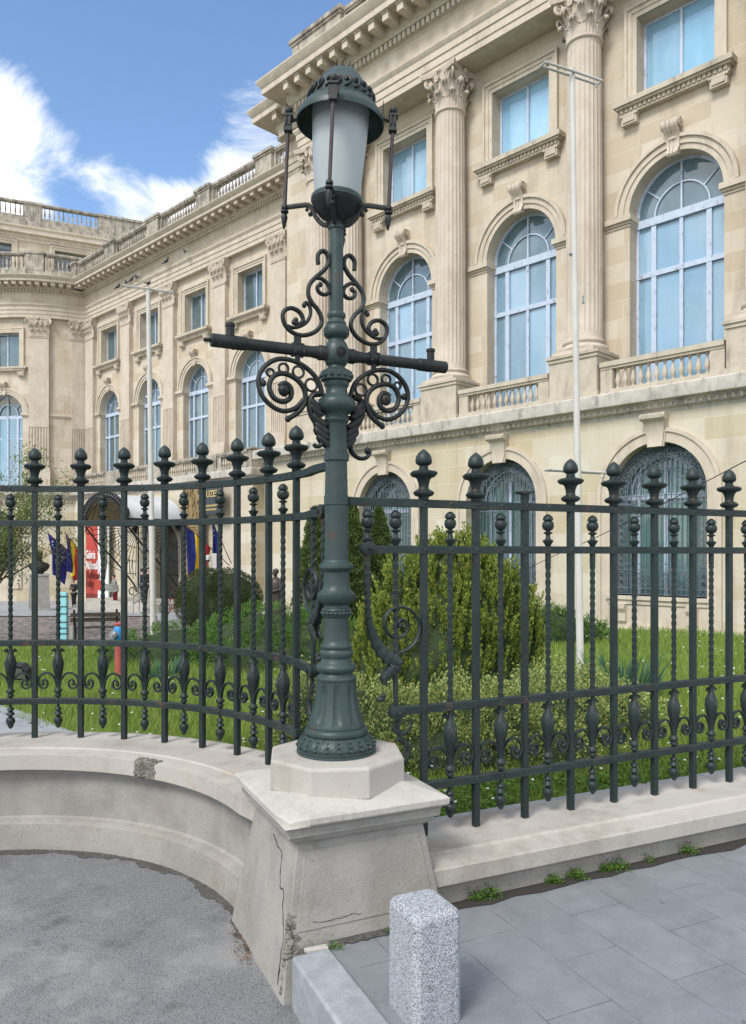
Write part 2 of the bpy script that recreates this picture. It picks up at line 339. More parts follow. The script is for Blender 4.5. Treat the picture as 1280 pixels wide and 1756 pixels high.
# ---------------------------------------------------------------- mesh helpers
class MB:
    def __init__(s): s.v = []; s.f = []
    def add(s, vs, fs):
        n = len(s.v); s.v.extend(vs); s.f.extend([tuple(i + n for i in f) for f in fs]); return s
    def box(s, x0, x1, y0, y1, z0, z1):
        return s.add([(x0, y0, z0), (x1, y0, z0), (x1, y1, z0), (x0, y1, z0), (x0, y0, z1), (x1, y0, z1), (x1, y1, z1), (x0, y1, z1)],
                     [(0, 3, 2, 1), (4, 5, 6, 7), (0, 1, 5, 4), (1, 2, 6, 5), (2, 3, 7, 6), (3, 0, 4, 7)])
    def rings(s, rr, closed=True, cap=True):
        n = len(rr[0]); vs = [p for r in rr for p in r]; fs = []
        for i in range(len(rr) - 1):
            for j in range(n if closed else n - 1):
                k = (j + 1) % n
                fs.append((i * n + j, i * n + k, (i + 1) * n + k, (i + 1) * n + j))
        if cap and closed:
            fs.append(tuple(range(n - 1, -1, -1))); fs.append(tuple(range((len(rr) - 1) * n, len(rr) * n)))
        return s.add(vs, fs)
    def lathe(s, prof, seg=16, c=(0, 0, 0), rf=None, ph=0, cap=True):
        rr = []
        for (r, z) in prof:
            ring = []
            for j in range(seg):
                a = ph + 2 * PI * j / seg
                q = r * (rf(a, z) if rf else 1)
                ring.append((c[0] + q * math.cos(a), c[1] + q * math.sin(a), c[2] + z))
            rr.append(ring)
        return s.rings(rr, True, cap)
    def frus(s, levels, c=(0, 0)):     # levels: (z, halfx, halfy)
        return s.rings([[(c[0] - hx, c[1] - hy, z), (c[0] + hx, c[1] - hy, z), (c[0] + hx, c[1] + hy, z), (c[0] - hx, c[1] + hy, z)] for z, hx, hy in levels])
    def tube(s, pts, r, seg=8, cap=True, flat=None, up=None, squ=False):
        P = [Vector(p) for p in pts]; rr = []
        prev = None
        for i, p in enumerate(P):
            d = (P[min(i + 1, len(P) - 1)] - P[max(i - 1, 0)])
            if d.length < 1e-9: d = Vector((0, 0, 1))
            d.normalize()
            if up is not None: u = Vector(up)
            elif prev is None: u = Vector((0, 0, 1)) if abs(d.z) < .9 else Vector((1, 0, 0))
            else: u = prev
            a = d.cross(u)
            if a.length < 1e-6: a = d.cross(Vector((1, 0, 0)))
            a.normalize(); b = a.cross(d).normalized(); prev = b
            ri = r[i] if isinstance(r, (list, tuple)) else r
            ra, rb = (ri, ri) if flat is None else (ri * flat[0], ri * flat[1])
            ring = []
            for j in range(seg):
                t = 2 * PI * (j + (.5 if squ else 0)) / seg
                ring.append(tuple(p + a * (ra * math.cos(t)) + b * (rb * math.sin(t))))
            rr.append(ring)
        return s.rings(rr, True, cap)
    def sweep(s, path, prof, closedpath=False, cap=True):
        """plan path [(x,y)], profile [(o,z)] with o to the RIGHT of travel"""
        n = len(path); rr = []
        P = [Vector((p[0], p[1])) for p in path]
        for i in range(n):
            ds = []
            if i > 0 or closedpath: ds.append((P[i] - P[i - 1]).normalized())
            if i < n - 1 or closedpath: ds.append((P[(i + 1) % n] - P[i]).normalized())
            nr = [Vector((d.y, -d.x)) for d in ds]
            m = sum(nr, Vector((0, 0))); m.normalize()
            k = 1 / max(.3, m.dot(nr[0]))
            rr.append([(P[i].x + m.x * o * k, P[i].y + m.y * o * k, z) for o, z in prof])
        if closedpath: rr.append(rr[0]); cap = False
        return s.rings(rr, True, cap)
    def ribbon(s, pts, w, y0, y1, closed=False):
        """flat bar of width w following pts in the XZ plane, between depths y0 and y1; w=(inner,outer) offsets allowed"""
        a, b = (w if isinstance(w, tuple) else (-w / 2, w / 2))
        n = len(pts); rr = []
        P = [Vector(p) for p in pts]
        for i in range(n):
            ds = []
            if i > 0 or closed: ds.append((P[i] - P[i - 1]).normalized())
            if i < n - 1 or closed: ds.append((P[(i + 1) % n] - P[i]).normalized())
            nr = [Vector((-d.y, d.x)) for d in ds]
            m = sum(nr, Vector((0, 0))); m.normalize(); k = 1 / max(.4, m.dot(nr[0]))
            A = P[i] + m * a * k; B = P[i] + m * b * k
            rr.append([(A.x, y0, A.y), (B.x, y0, B.y), (B.x, y1, B.y), (A.x, y1, A.y)])
        if closed: rr.append(rr[0])
        return s.rings(rr, True, not closed)
    def ball(s, c, r, seg=10, sc=(1, 1, 1)):
        rr = []
        for i in range(1, seg // 2 + 1):
            t = PI * (i - .5) / (seg // 2)
            rr.append([(c[0] + r * sc[0] * math.sin(t) * math.cos(2 * PI * j / seg), c[1] + r * sc[1] * math.sin(t) * math.sin(2 * PI * j / seg), c[2] - r * sc[2] * math.cos(t)) for j in range(seg)])
        return s.rings(rr)
    def map(s, fn): s.v = [fn(*p) for p in s.v]; return s
    def join(s, o): return s.add(o.v, o.f)
    def mesh(s, name, m, smooth_ang=35):
        me = bpy.data.meshes.new(name); me.from_pydata([tuple(p) for p in s.v], [], s.f)
        me.materials.append(m)
        import bmesh
        bm = bmesh.new(); bm.from_mesh(me); bmesh.ops.recalc_face_normals(bm, faces=bm.faces); bm.to_mesh(me); bm.free()
        if smooth_ang:
            me.polygons.foreach_set('use_smooth', [True] * len(me.polygons)); me.set_sharp_from_angle(angle=R(smooth_ang))
        me.update(); return me
    def build(s, name, m, parent=None, sm=35, bevel=0):
        o = bpy.data.objects.new(name, s.mesh(name, m, sm)); COL.objects.link(o)
        if parent: o.parent = parent
        if bevel:
            bv = o.modifiers.new('bevel', 'BEVEL'); bv.width = bevel; bv.segments = 2; bv.limit_method = 'ANGLE'; bv.angle_limit = R(25)
        return o
def tag(o, label=None, cat=None, group=None, kind=None):
    if label: o['label'] = label
    if cat: o['category'] = cat
    if group: o['group'] = group
    if kind: o['kind'] = kind
    return o
def thing(name, label, cat, loc=(0, 0, 0), rz=0, group=None):
    o = bpy.data.objects.new(name, None); COL.objects.link(o); o.location = loc; o.rotation_euler = (0, 0, rz)
    o.empty_display_size = .2
    return tag(o, label, cat, group)
def put(me, name, parent, loc=(0, 0, 0), rot=(0, 0, 0)):
    o = bpy.data.objects.new(name, me); COL.objects.link(o); o.parent = parent; o.location = loc; o.rotation_euler = rot; return o
def struct(o): o['kind'] = 'structure'; return o
def catmull(pts, n=6):
    P = [Vector(p) for p in pts]; out = []
    for i in range(len(P) - 1):
        p0, p1, p2, p3 = P[max(i - 1, 0)], P[i], P[i + 1], P[min(i + 2, len(P) - 1)]
        for k in range(n):
            t = k / n
            out.append(.5 * ((2 * p1) + (p2 - p0) * t + (2 * p0 - 5 * p1 + 4 * p2 - p3) * t * t + (3 * p1 - p0 - 3 * p2 + p3) * t ** 3))
    out.append(P[-1]); return out
def spiral(cx, cz, r0, r1, a0, turns, n=40):
    return [(cx + (r0 + (r1 - r0) * i / n) * math.cos(a0 + 2 * PI * turns * i / n), cz + (r0 + (r1 - r0) * i / n) * math.sin(a0 + 2 * PI * turns * i / n)) for i in range(n + 1)]
def sm01(x): x = max(0, min(1, x)); return x * x * (3 - 2 * x)

# ---------------------------------------------------------------- frames of reference
CX, CY = -.175, 3.69                       # the lamp's foot; e1 along the straight fence, e2 behind it
TH = R(25)
E1 = Vector((math.cos(TH), math.sin(TH))); E2 = Vector((-math.sin(TH), math.cos(TH)))
def fw(s, t): return (CX + E1.x * s + E2.x * t, CY + E1.y * s + E2.y * t)
def st_of(X, Y): return ((X - CX) * E1.x + (Y - CY) * E1.y, (X - CX) * E2.x + (Y - CY) * E2.y)
AX, AY, AR = -2.1, 3.2, 1.99               # the curved fence's centre and radius
def arc(phi, r=AR): return (AX + r * math.cos(R(phi)), AY + r * math.sin(R(phi)))
def lerp_tab(tab, x):
    if x <= tab[0][0]: return tab[0][1]
    for (a, b), (c, d) in zip(tab, tab[1:]):
        if x <= c: return b + (d - b) * (x - a) / (c - a)
    return tab[-1][1]
TL = [(5, .05), (8.8, -.2), (13, -.42), (24, -.98), (45, -1.5), (300, -1.6)]
TR = [(4, .15), (8.8, -.02), (21, -.37), (30, -.6), (300, -1.5)]
def terrain(X, Y):
    k = sm01((X + .12 * Y * 1 + 1.0) / 4.5)
    return lerp_tab(TL, Y) * (1 - k) + lerp_tab(TR, Y) * k
def garden(X, Y):
    s, t = st_of(X, Y)
    d = math.hypot(X - AX, Y - AY)
    if s > 0 and X > -.6: return t > 0.02
    return d > AR + .02 and Y > AY + .6

# ---------------------------------------------------------------- ground sheets
def build_ground():
    def axis(segs):
        out = []
        for a, b, st in segs:
            x = a
            while x < b - 1e-6: out.append(x); x += st
        out.append(segs[-1][1]); return out
    xs = axis([(-160, -40, 12), (-40, -8, 2), (-8, 10, .14), (10, 40, 2), (40, 160, 12)])
    ys = axis([(-.5, 3, .5), (3, 9, .14), (9, 30, .7), (30, 60, 2), (60, 240, 18)])
    vs = []; 
    for y in ys:
        for x in xs:
            z = terrain(x, y) if garden(x, y) else -1.2
            vs.append((x, y, z))
    n = len(xs)
    fs = [(j * n + i, j * n + i + 1, (j + 1) * n + i + 1, (j + 1) * n + i) for j in range(len(ys) - 1) for i in range(n - 1)]
    m = MB(); m.add(vs, fs); struct(m.build('ground', M['soil'], sm=180))
    # pavement (z = 0), built in the fence's frame so its joints run with the fence
    def rect(name, mt, s0, s1, t0, t1, z, holes=None, step=None):
        m = MB(); m.box(s0, s1, t0, t1, z - .3, z)
        o = m.build(name, mt, sm=0); o.location = (CX, CY, 0); o.rotation_euler = (0, 0, TH); return struct(o)
    rect('pavement', M['paving'], -.2, 60, -40, -.22, 0)
    # asphalt lane and forecourt, 19 cm lower
    m = MB()
    pts = [(-120, -60), (60, -60), (60, 3)] + [fw(.3, -.3), fw(-.1, .1)] + [arc(p, AR + .05) for p in range(5, 161, 5)] + [(-6, 3.7), (-120, 3.7)]
    m.add([(x, y, -.19) for x, y in pts], [tuple(range(len(pts)))])
    struct(m.build('road', M['asphalt'], sm=0))
    # kerb stones along the pavement edge
    kt = thing('kerb', 'grey granite kerb stones edging the pavement beside the stone pier', 'kerb', (CX, CY, 0), TH)
    kt['kind'] = 'structure'
    t = -.43
    for L in (.62, .9, .9, .9, .9, 1, 1, 1, 1):
        k = MB(); k.box(-.375, -.206, t - L + .008, t, -.3, .012 + (.004 if L < .7 else 0)); k.build('kerb_stone', M['kerb'], kt, bevel=.012)
        t -= L
def drape(name, poly, mt, dz=.014, step=.4):
    xs = [p[0] for p in poly]; ys = [p[1] for p in poly]
    def inside(x, y):
        c = False; n = len(poly)
        for i in range(n):
            x1, y1 = poly[i]; x2, y2 = poly[(i + 1) % n]
            if (y1 > y) != (y2 > y) and x < (x2 - x1) * (y - y1) / (y2 - y1) + x1: c = not c
        return c
    nx = max(2, int((max(xs) - min(xs)) / step)); ny = max(2, int((max(ys) - min(ys)) / step))
    m = MB(); idx = {}
    for j in range(ny):
        for i in range(nx):
            x0 = min(xs) + (max(xs) - min(xs)) * i / nx; x1 = min(xs) + (max(xs) - min(xs)) * (i + 1) / nx
            y0 = min(ys) + (max(ys) - min(ys)) * j / ny; y1 = min(ys) + (max(ys) - min(ys)) * (j + 1) / ny
            if inside((x0 + x1) / 2, (y0 + y1) / 2):
                q = []
                for (x, y) in ((x0, y0), (x1, y0), (x1, y1), (x0, y1)):
                    key = (round(x, 4), round(y, 4))
                    if key not in idx: idx[key] = len(m.v); m.v.append((x, y, terrain(x, y) + dz))
                    q.append(idx[key])
                m.f.append(tuple(q))
    return struct(m.build(name, mt, sm=180))
build_ground()
PATH = [(-14, 5.15), (-2.6, 5.35), (-1.9, 5.3), (-1.62, 5.5), (-1.75, 5.95), (-2.34, 6.75), (-3.1, 7.6), (-4.2, 8.95), (-7, 11.2), (-14, 13)]
drape('path', PATH, M['walk'], .02, .12)
COURT = [(-60, 24.5), (-16, 21.6), (-8.3, 21), (-5.8, 22.5), (-5.2, 25), (-6.6, 28), (-8.4, 31), (-10, 36), (-60, 36)]
drape('forecourt', COURT, M['cobble'], .03, .4)
WALK = [(-70, 36), (-10, 36), (-8.4, 31), (-6.3, 28.5), (-5.4, 30), (-5, 38), (-10, 46), (-18, 56), (-70, 56)]
drape('court_walk', WALK, M['walk'], .06, .4)
def pathkerb():
    m = MB(); pts = catmull([(p[0], p[1], terrain(*p) + .03) for p in PATH[3:]], 5)
    m.tube(pts, .05, 4, squ=True); struct(m.build('path_edging', M['kerb'], sm=0))
    m = MB(); pts = catmull([(p[0], p[1], terrain(*p) + .05) for p in COURT[:8]], 5)
    m.tube(pts, .09, 4, squ=True); struct(m.build('forecourt_edging', M['kerb'], sm=0))
pathkerb()

# ---------------------------------------------------------------- low walls and pier
def low_walls():
    w = thing('low_wall', 'long straight low stone wall carrying the iron railing along the pavement', 'wall', (CX, CY, 0), TH)
    cap = [(.33, .117), (.33, .20), (.215, .222), (.21, .232), (-.16, .24), (-.16, .117)]
    m = MB(); m.sweep([(.30, 0), (3, 0), (6, 0), (9, 0), (14, 0)], cap); m.build('cap', M['cap'], w, bevel=.006)
    m = MB(); m.sweep([(.2, 0), (14, 0)], [(.28, -.35), (.28, .088), (.30, .10), (.305, .1165), (-.12, .1165), (-.12, -.35)]); m.build('base', M['plaster'], w)
    # soil strip between wall and paving
    m = MB(); n = 90; pts = []
    for i in range(n + 1):
        s = .36 + 13 * i / n; pts.append((s, -.275 - .055 - rnd.random() * .045))
    vs = [(s, -.27, .012) for s, t in pts] + [(s, t, .005) for s, t in pts]
    fs = [(i, i + 1, n + 1 + i + 1, n + 1 + i) for i in range(n)]
    m.add(vs, fs); m.build('soil_strip', M['crack'], w, sm=180)
    c = thing('curved_wall', 'concave curved low stone wall under the railing round the forecourt bay', 'wall')
    phis = [12.5 + i * 3 for i in range(49)]
    path = [arc(p, AR + .09 * sm01((31 - p) / 11)) for p in phis]
    # travelling counter-clockwise: right is away from the centre, so the bay side is negative
    m = MB(); m.sweep(path, [(-.38, .31), (-.38, .40), (-.262, .412), (-.255, .42), (.16, .424), (.16, .31)]); m.build('cap', M['cap'], c, sm=40)
    m = MB(); m.sweep(path, [(-.355, .3095), (-.35, .295), (-.33, .288), (-.325, .272), (-.305, .268), (-.30, 0), (-.315, -.012), (.12, -.012), (.12, .3095)]); m.build('face', M['plaster'], c, sm=40)
    m = MB(); m.sweep(path, [(-.34, -.0125), (-.375, -.03), (-.395, -.19), (-.395, -.4), (.12, -.4), (.12, -.0125)]); m.build('plinth', M['plaster'], c, sm=40)
    # dark grit gathered along the foot of the bay wall
    m = MB(); n = 150; vs = []
    for ring in (0, 1):
        for i in range(n + 1):
            ph = 14 + 138 * i / n
            r = AR - .385 if ring == 0 else AR - .425 - .035 * rnd.random() - .02 * math.sin(ph * .35)
            x, y = arc(ph, r); vs.append((x, y, -.180 if ring == 0 else -.187))
    m.add(vs, [(i, i + 1, n + 2 + i, n + 1 + i) for i in range(n)]); m.build('grit_strip', M['grit'], c, sm=180)
    # broken-out piece of the cap
    m = MB(); 
    for k in range(120):
        ph = 60.2 + rnd.random() * 5.6; top = rnd.random() < .3; r = AR - .372 + (rnd.random() * .06 if top else rnd.random() * .006); x, y = arc(ph, r)
        m.ball((x, y, .398 if top else .312 + rnd.random() * .085), .009 + rnd.random() * .012, 6, (1.3, 1.1, .8))
    m.sweep([arc(60.4 + .6 * i) for i in range(10)], [(-.383, .308), (-.385, .345), (-.382, .404), (-.345, .413), (-.30, .40), (-.30, .308)])
    m.build('broken_patch', M['rough'], c, sm=0)
low_walls()
def pier():
    p = thing('stone_pier', 'square battered stone pier with octagonal plinth carrying the lamp', 'pier', (CX, CY, 0), TH)
    m = MB(); m.frus([(-.35, .415, .415), (-.19, .405, .405), (.44, .302, .302)]); m.build('shaft', M['plaster'], p, sm=0, bevel=.006)
    # raised panels, leaving a framed margin as on the photograph
    for rot in (0, PI / 2, PI, -PI / 2):
        h = lambda z: .405 + (.302 - .405) * (z + .19) / .63
        z0, z1 = .07 if rot == 0 else -.08, .385
        m = MB()
        a0, a1 = h(z0) - .035, h(z1) - .035
        vs = [(-a0, -h(z0) - .004, z0), (a0, -h(z0) - .004, z0), (a1, -h(z1) - .004, z1), (-a1, -h(z1) - .004, z1)]
        vs += [(x, y + .02, z) for x, y, z in vs]
        m.add(vs, [(0, 1, 2, 3), (0, 4, 5, 1), (1, 5, 6, 2), (2, 6, 7, 3), (3, 7, 4, 0)])
        m.map(lambda x, y, z: (x * math.cos(rot) - y * math.sin(rot), x * math.sin(rot) + y * math.cos(rot), z))
        m.build('panel', M['plaster'], p, sm=0, bevel=.003)
    m = MB(); m.frus([(.420, .314, .314), (.428, .324, .324), (.440, .326, .326), (.4405, .342, .342), (.462, .344, .344), (.4625, .362, .362), (.498, .364, .364), (.512, .376, .376)]); m.build('moulding', M['plaster'], p, sm=0, bevel=.003)
    # slab with weathered, slightly chipped edges
    m = MB()
    n = 14; hs = .395
    def per(h, z, jig):
        out = []
        for k in range(4):
            a = [(-h, -h), (h, -h), (h, h), (-h, h)][k]; b = [(h, -h), (h, h), (-h, h), (-h, -h)][k]
            for i in range(n):
                t = i / n; x = a[0] + (b[0] - a[0]) * t; y = a[1] + (b[1] - a[1]) * t
                r = 1 - jig * rnd.random()
                d = math.hypot(x + hs, y + hs)
                if jig and d < .11: r *= 1 - .10 * (1 - d / .11)
                out.append((x * r, y * r, z - (.02 * (1 - d / .10) if jig and d < .10 else 0)))
        return out
    m.rings([per(.385, .5125, 0), per(.394, .522, .004), per(.395, .546, .006), per(.386, .556, .006), per(.2, .611, 0)])
    m.build('slab', M['cap_pale'], p, sm=22)
    oc = MB(); prof = [(.335, .575), (.333, .700), (.325, .712)]
    oc.lathe(prof, 8, ph=PI / 8 - TH + R(6)); oc.build('octagon', M['cap'], p, sm=0, bevel=.004)
    # cracks on the two faces and the crumbled corner
    def onface(a, z, face):       # a in metres along the face
        hz = .405 + (.302 - .405) * (z + .19) / .63
        return (a, -hz - .0045, z) if face == 0 else (-hz - .0045, -a, z)
    cr = MB()
    for face, pts in ((1, [(.02, .37), (.10, .34), (.16, .335), (.175, .26), (.20, .20), (.245, .205), (.27, .13), (.315, .06), (.325, -.06), (.33, -.17)]),
                      (0, [(-.25, .10), (-.16, .092), (-.08, .10), (-.02, .093)]),
                      (0, [(-.365, .12), (-.345, .05), (-.36, -.02)])):
        P = []
        for i in range(len(pts) - 1):
            for k in range(5):
                t = k / 5; a = pts[i][0] + (pts[i + 1][0] - pts[i][0]) * t + (rnd.random() - .5) * .010; z = pts[i][1] + (pts[i + 1][1] - pts[i][1]) * t + (rnd.random() - .5) * .007
                P.append(onface(a, z, face))
        cr.tube(P, [(.0013 + .0022 * rnd.random()) * (1 if face else .6) for _ in P], 4)
    cr.build('crack', M['crack'], p, sm=0)
    rb = MB()
    for k in range(60):
        a = -.40 + rnd.random() * .095; z = -.02 + rnd.random() * .18 * (1 - (a + .40) / .13)
        hz = .405 + (.302 - .405) * (z + .19) / .63
        x = max(a, -hz + .012)
        rb.ball((x, -hz + .012, z), .011 + rnd.random() * .012, 6, (1.3, .8, 1.1))
    for k in range(14):
        z = -.16 + rnd.random() * .30; hz = .405 + (.302 - .405) * (z + .19) / .63
        rb.ball((-hz + .008, -hz + .012 + rnd.random() * .02, z), .011 + rnd.random() * .010, 6)
    rb.build('crumbled_corner', M['rough'], p, sm=0)
    m = MB(); n = 26; a = [(-.19 + .60 * i / n) for i in range(n + 1)]
    m.add([(x, -.372, .012) for x in a] + [(x, -.402 - .022 * rnd.random(), .005) for x in a], [(i, i + 1, n + 2 + i, n + 1 + i) for i in range(n)])
    m.build('soil_strip', M['grit'], p, sm=180)
    m = MB(); m.rings([[(-.30, -.425, z), (-.215, -.44, z), (-.205, -.405, z), (-.31, -.400, z)] for z in (.005, .022)]); m.build('mortar_chip', M['cap_pale'], p, sm=0, bevel=.003)
pier()

# ---------------------------------------------------------------- granite bollard
def bollard():
    b = MB()
    def ring(hx, hy, z, ch): return [(-hx + ch, -hy, z), (hx - ch, -hy, z), (hx, -hy + ch, z), (hx, hy - ch, z), (hx - ch, hy, z), (-hx + ch, hy, z), (-hx, hy - ch, z), (-hx, -hy + ch, z)]
    b.rings([ring(.098, .113, -.15, .022), ring(.096, .111, .372, .022), ring(.090, .105, .388, .02), ring(.076, .091, .395, .015)])
    o = b.build('bollard', M['granite'], sm=0, bevel=.003); o.location = (.185, 2.79, 0); o.rotation_euler = (0, 0, TH)
    tag(o, 'short square speckled granite bollard on the pavement before the pier', 'bollard')
bollard()
# ---------------------------------------------------------------- iron railings
# heights above the foot of a bar
H_R1, H_R2, H_R3, H_R4, H_TOP = 1.667, 1.435, .635, .245, 1.935
def lobes(n, amt): return lambda a, z: 1 + amt * abs(math.cos(n * a / 2)) - amt / 2
def fence_meshes():
    d = {}
    m = MB()                                                     # spear finial with collar
    z = 1.70
    m.lathe([(.019, z - .02), (.026, z - .012), (.026, z + .0), (.044, z + .006), (.053, z + .016), (.053, z + .024), (.040, z + .034), (.028, z + .038), (.026, z + .046)], 14)
    m.lathe([(.025, z + .046), (.027, z + .066), (.034, z + .088), (.048, z + .104), (.056, z + .110)], 16)
    m.lathe([(.055, z + .1), (.068, z + .112), (.069, z + .122), (.058, z + .130), (.036, z + .134), (.024, z + .138), (.022, z + .160)], 16, rf=lobes(8, .09))
    m.lathe([(.022, z + .158), (.034, z + .162), (.042, z + .172), (.0425, z + .186), (.038, z + .205), (.027, z + .222), (.012, z + .235), (.002, z + .241)], 16, rf=lambda a, z: 1 + .035 * math.cos(4 * a))
    d['finial'] = m.mesh('finial', M['iron'], 50)
    m = MB(); m.box(-.0157, .0157, -.0157, .0157, -.02, 1.70); d['bar'] = m.mesh('picket', M['iron'], 0)
    m = MB(); m.box(-.0157, .0157, -.0157, .0157, -.02, 1.735); m.frus([(1.735, .03, .03), (1.742, .045, .03), (1.748, .045, .03), (1.752, .02, .02)]); d['stub'] = m.mesh('broken_picket', M['iron'], 0)
    # short bud finial
    m = MB(); z = 1.452
    m.lathe([(.013, z), (.018, z + .012), (.028, z + .026), (.030, z + .032), (.018, z + .037), (.013, z + .044), (.012, z + .062), (.024, z + .068), (.025, z + .073), (.012, z + .077), (.011, z + .082)], 12)
    m.lathe([(.012, z + .080), (.026, z + .088), (.033, z + .104), (.031, z + .120), (.022, z + .130), (.012, z + .133)], 12, rf=lobes(6, .14))
    m.lathe([(.014, z + .130), (.028, z + .134), (.029, z + .140), (.024, z + .152), (.012, z + .162), (.002, z + .165)], 12)
    m.map(lambda x, y, zz: (x, y, z + (zz - z) * 1.08)); d['bud'] = m.mesh('bud_finial', M['iron'], 50)
    # twisted bar
    def twist(z0, z1, r, pitch=.085):
        m = MB(); n = int((z1 - z0) / .008); rr = []
        for i in range(n + 1):
            zz = z0 + (z1 - z0) * i / n; a = 2 * PI * zz / pitch * .5
            rr.append([(r * math.cos(a + k * PI / 2), r * math.sin(a + k * PI / 2), zz) for k in range(4)])
        return m.rings(rr)
    m = twist(H_R3 + .03, H_R2 - .08, .0152); m.box(-.011, .011, -.011, .011, H_R2 - .081, 1.455); m.box(-.011, .011, -.011, .011, H_R3 - .03, H_R3 + .031)
    d['twist'] = m.mesh('twisted_rod', M['iron'], 25)
    # lower ornament: leaf bulb, collar, drop
    m = MB(); z = H_R3
    m.lathe([(.012, z - .02), (.012, z - .05), (.017, z - .07), (.030, z - .10), (.038, z - .135), (.036, z - .165), (.026, z - .21), (.015, z - .26), (.010, z - .295), (.012, z - .31)], 10, rf=lobes(4, .10))
    m.lathe([(.012, z - .30), (.017, z - .305), (.028, z - .322), (.028, z - .33), (.016, z - .338), (.021, z - .350), (.021, z - .358), (.010, z - .366), (.010, z - .43), (.020, z - .44), (.024, z - .448), (.012, z - .455), (.024, z - .470), (.028, z - .480), (.014, z - .488), (.012, z - .495)], 12)
    m.lathe([(.012, z - .495), (.025, z - .503), (.029, z - .520), (.026, z - .537), (.018, z - .545), (.020, z - .550), (.012, z - .566), (.002, z - .575)], 12, rf=lobes(6, .12))
    for sgn in (-1, 1):                                          # curled petals above the bulb and a draped leaf on it
        m.tube([(0, 0, z - .09), (sgn * .014, 0, z - .06), (sgn * .028, 0, z - .042), (sgn * .036, 0, z - .048), (sgn * .034, 0, z - .060)], [.012, .010, .009, .008, .009], 6)
        m.tube([(0, -.012 * sgn, z - .085), (sgn * .012, -.028, z - .115), (sgn * -.004, -.038, z - .15), (sgn * .006, -.030, z - .19), (0, -.016, z - .25)], [.004, .008, .009, .006, .003], 6)
        m.tube([(0, .012 * sgn, z - .085), (sgn * .012, .028, z - .115), (sgn * -.004, .038, z - .15), (sgn * .006, .030, z - .19), (0, .016, z - .25)], [.004, .008, .009, .006, .003], 6)
    d['drop'] = m.mesh('leaf_bulb', M['iron'], 60)
    m = MB()
    for sgn in (-1, 1):
        P = [(.008, z - .305), (.020, z - .25), (.048, z - .213), (.085, z - .205), (.118, z - .222), (.133, z - .258), (.122, z - .295), (.096, z - .308), (.074, z - .292), (.072, z - .264), (.090, z - .250), (.105, z - .262), (.103, z - .276)]
        C = catmull([(sgn * x, 0, zz) for x, zz in P], 4)
        m.tube(C, [.0078] * len(C), 6, flat=(1.0, 1.6), up=(0, 1, 0))
        e = C[-1]; m.ball((e[0], 0, e[2]), .015, 8)
    d['scroll'] = m.mesh('c_scrolls', M['iron'], 60)
    m = MB(); m.ball((0, 0, 0), .009, 6); d['rivet'] = m.mesh('rivet', M['iron'], 60)
    return d
FM = fence_meshes()
def picket(par, x, y, rz, stub=False):
    o = put(FM['stub'] if stub else FM['bar'], 'picket', par, (x, y, 0), (0, 0, rz))
    if stub: o['label'] = 'picket that has lost its spear finial'
    else: put(FM['finial'], 'finial', o)
    return o
def twrod(par, x, y, rz):
    o = put(FM['twist'], 'twisted_rod', par, (x, y, 0), (0, 0, rz))
    put(FM['bud'], 'bud_finial', o); put(FM['drop'], 'leaf_bulb', o); put(FM['scroll'], 'scroll', o)
    return o
def rail_prof(h, w=.0205, t=.020): return [(-w, h - t), (w, h - t), (w, h + t - .006), (w - .006, h + t), (-w + .006, h + t), (-w, h + t - .006)]
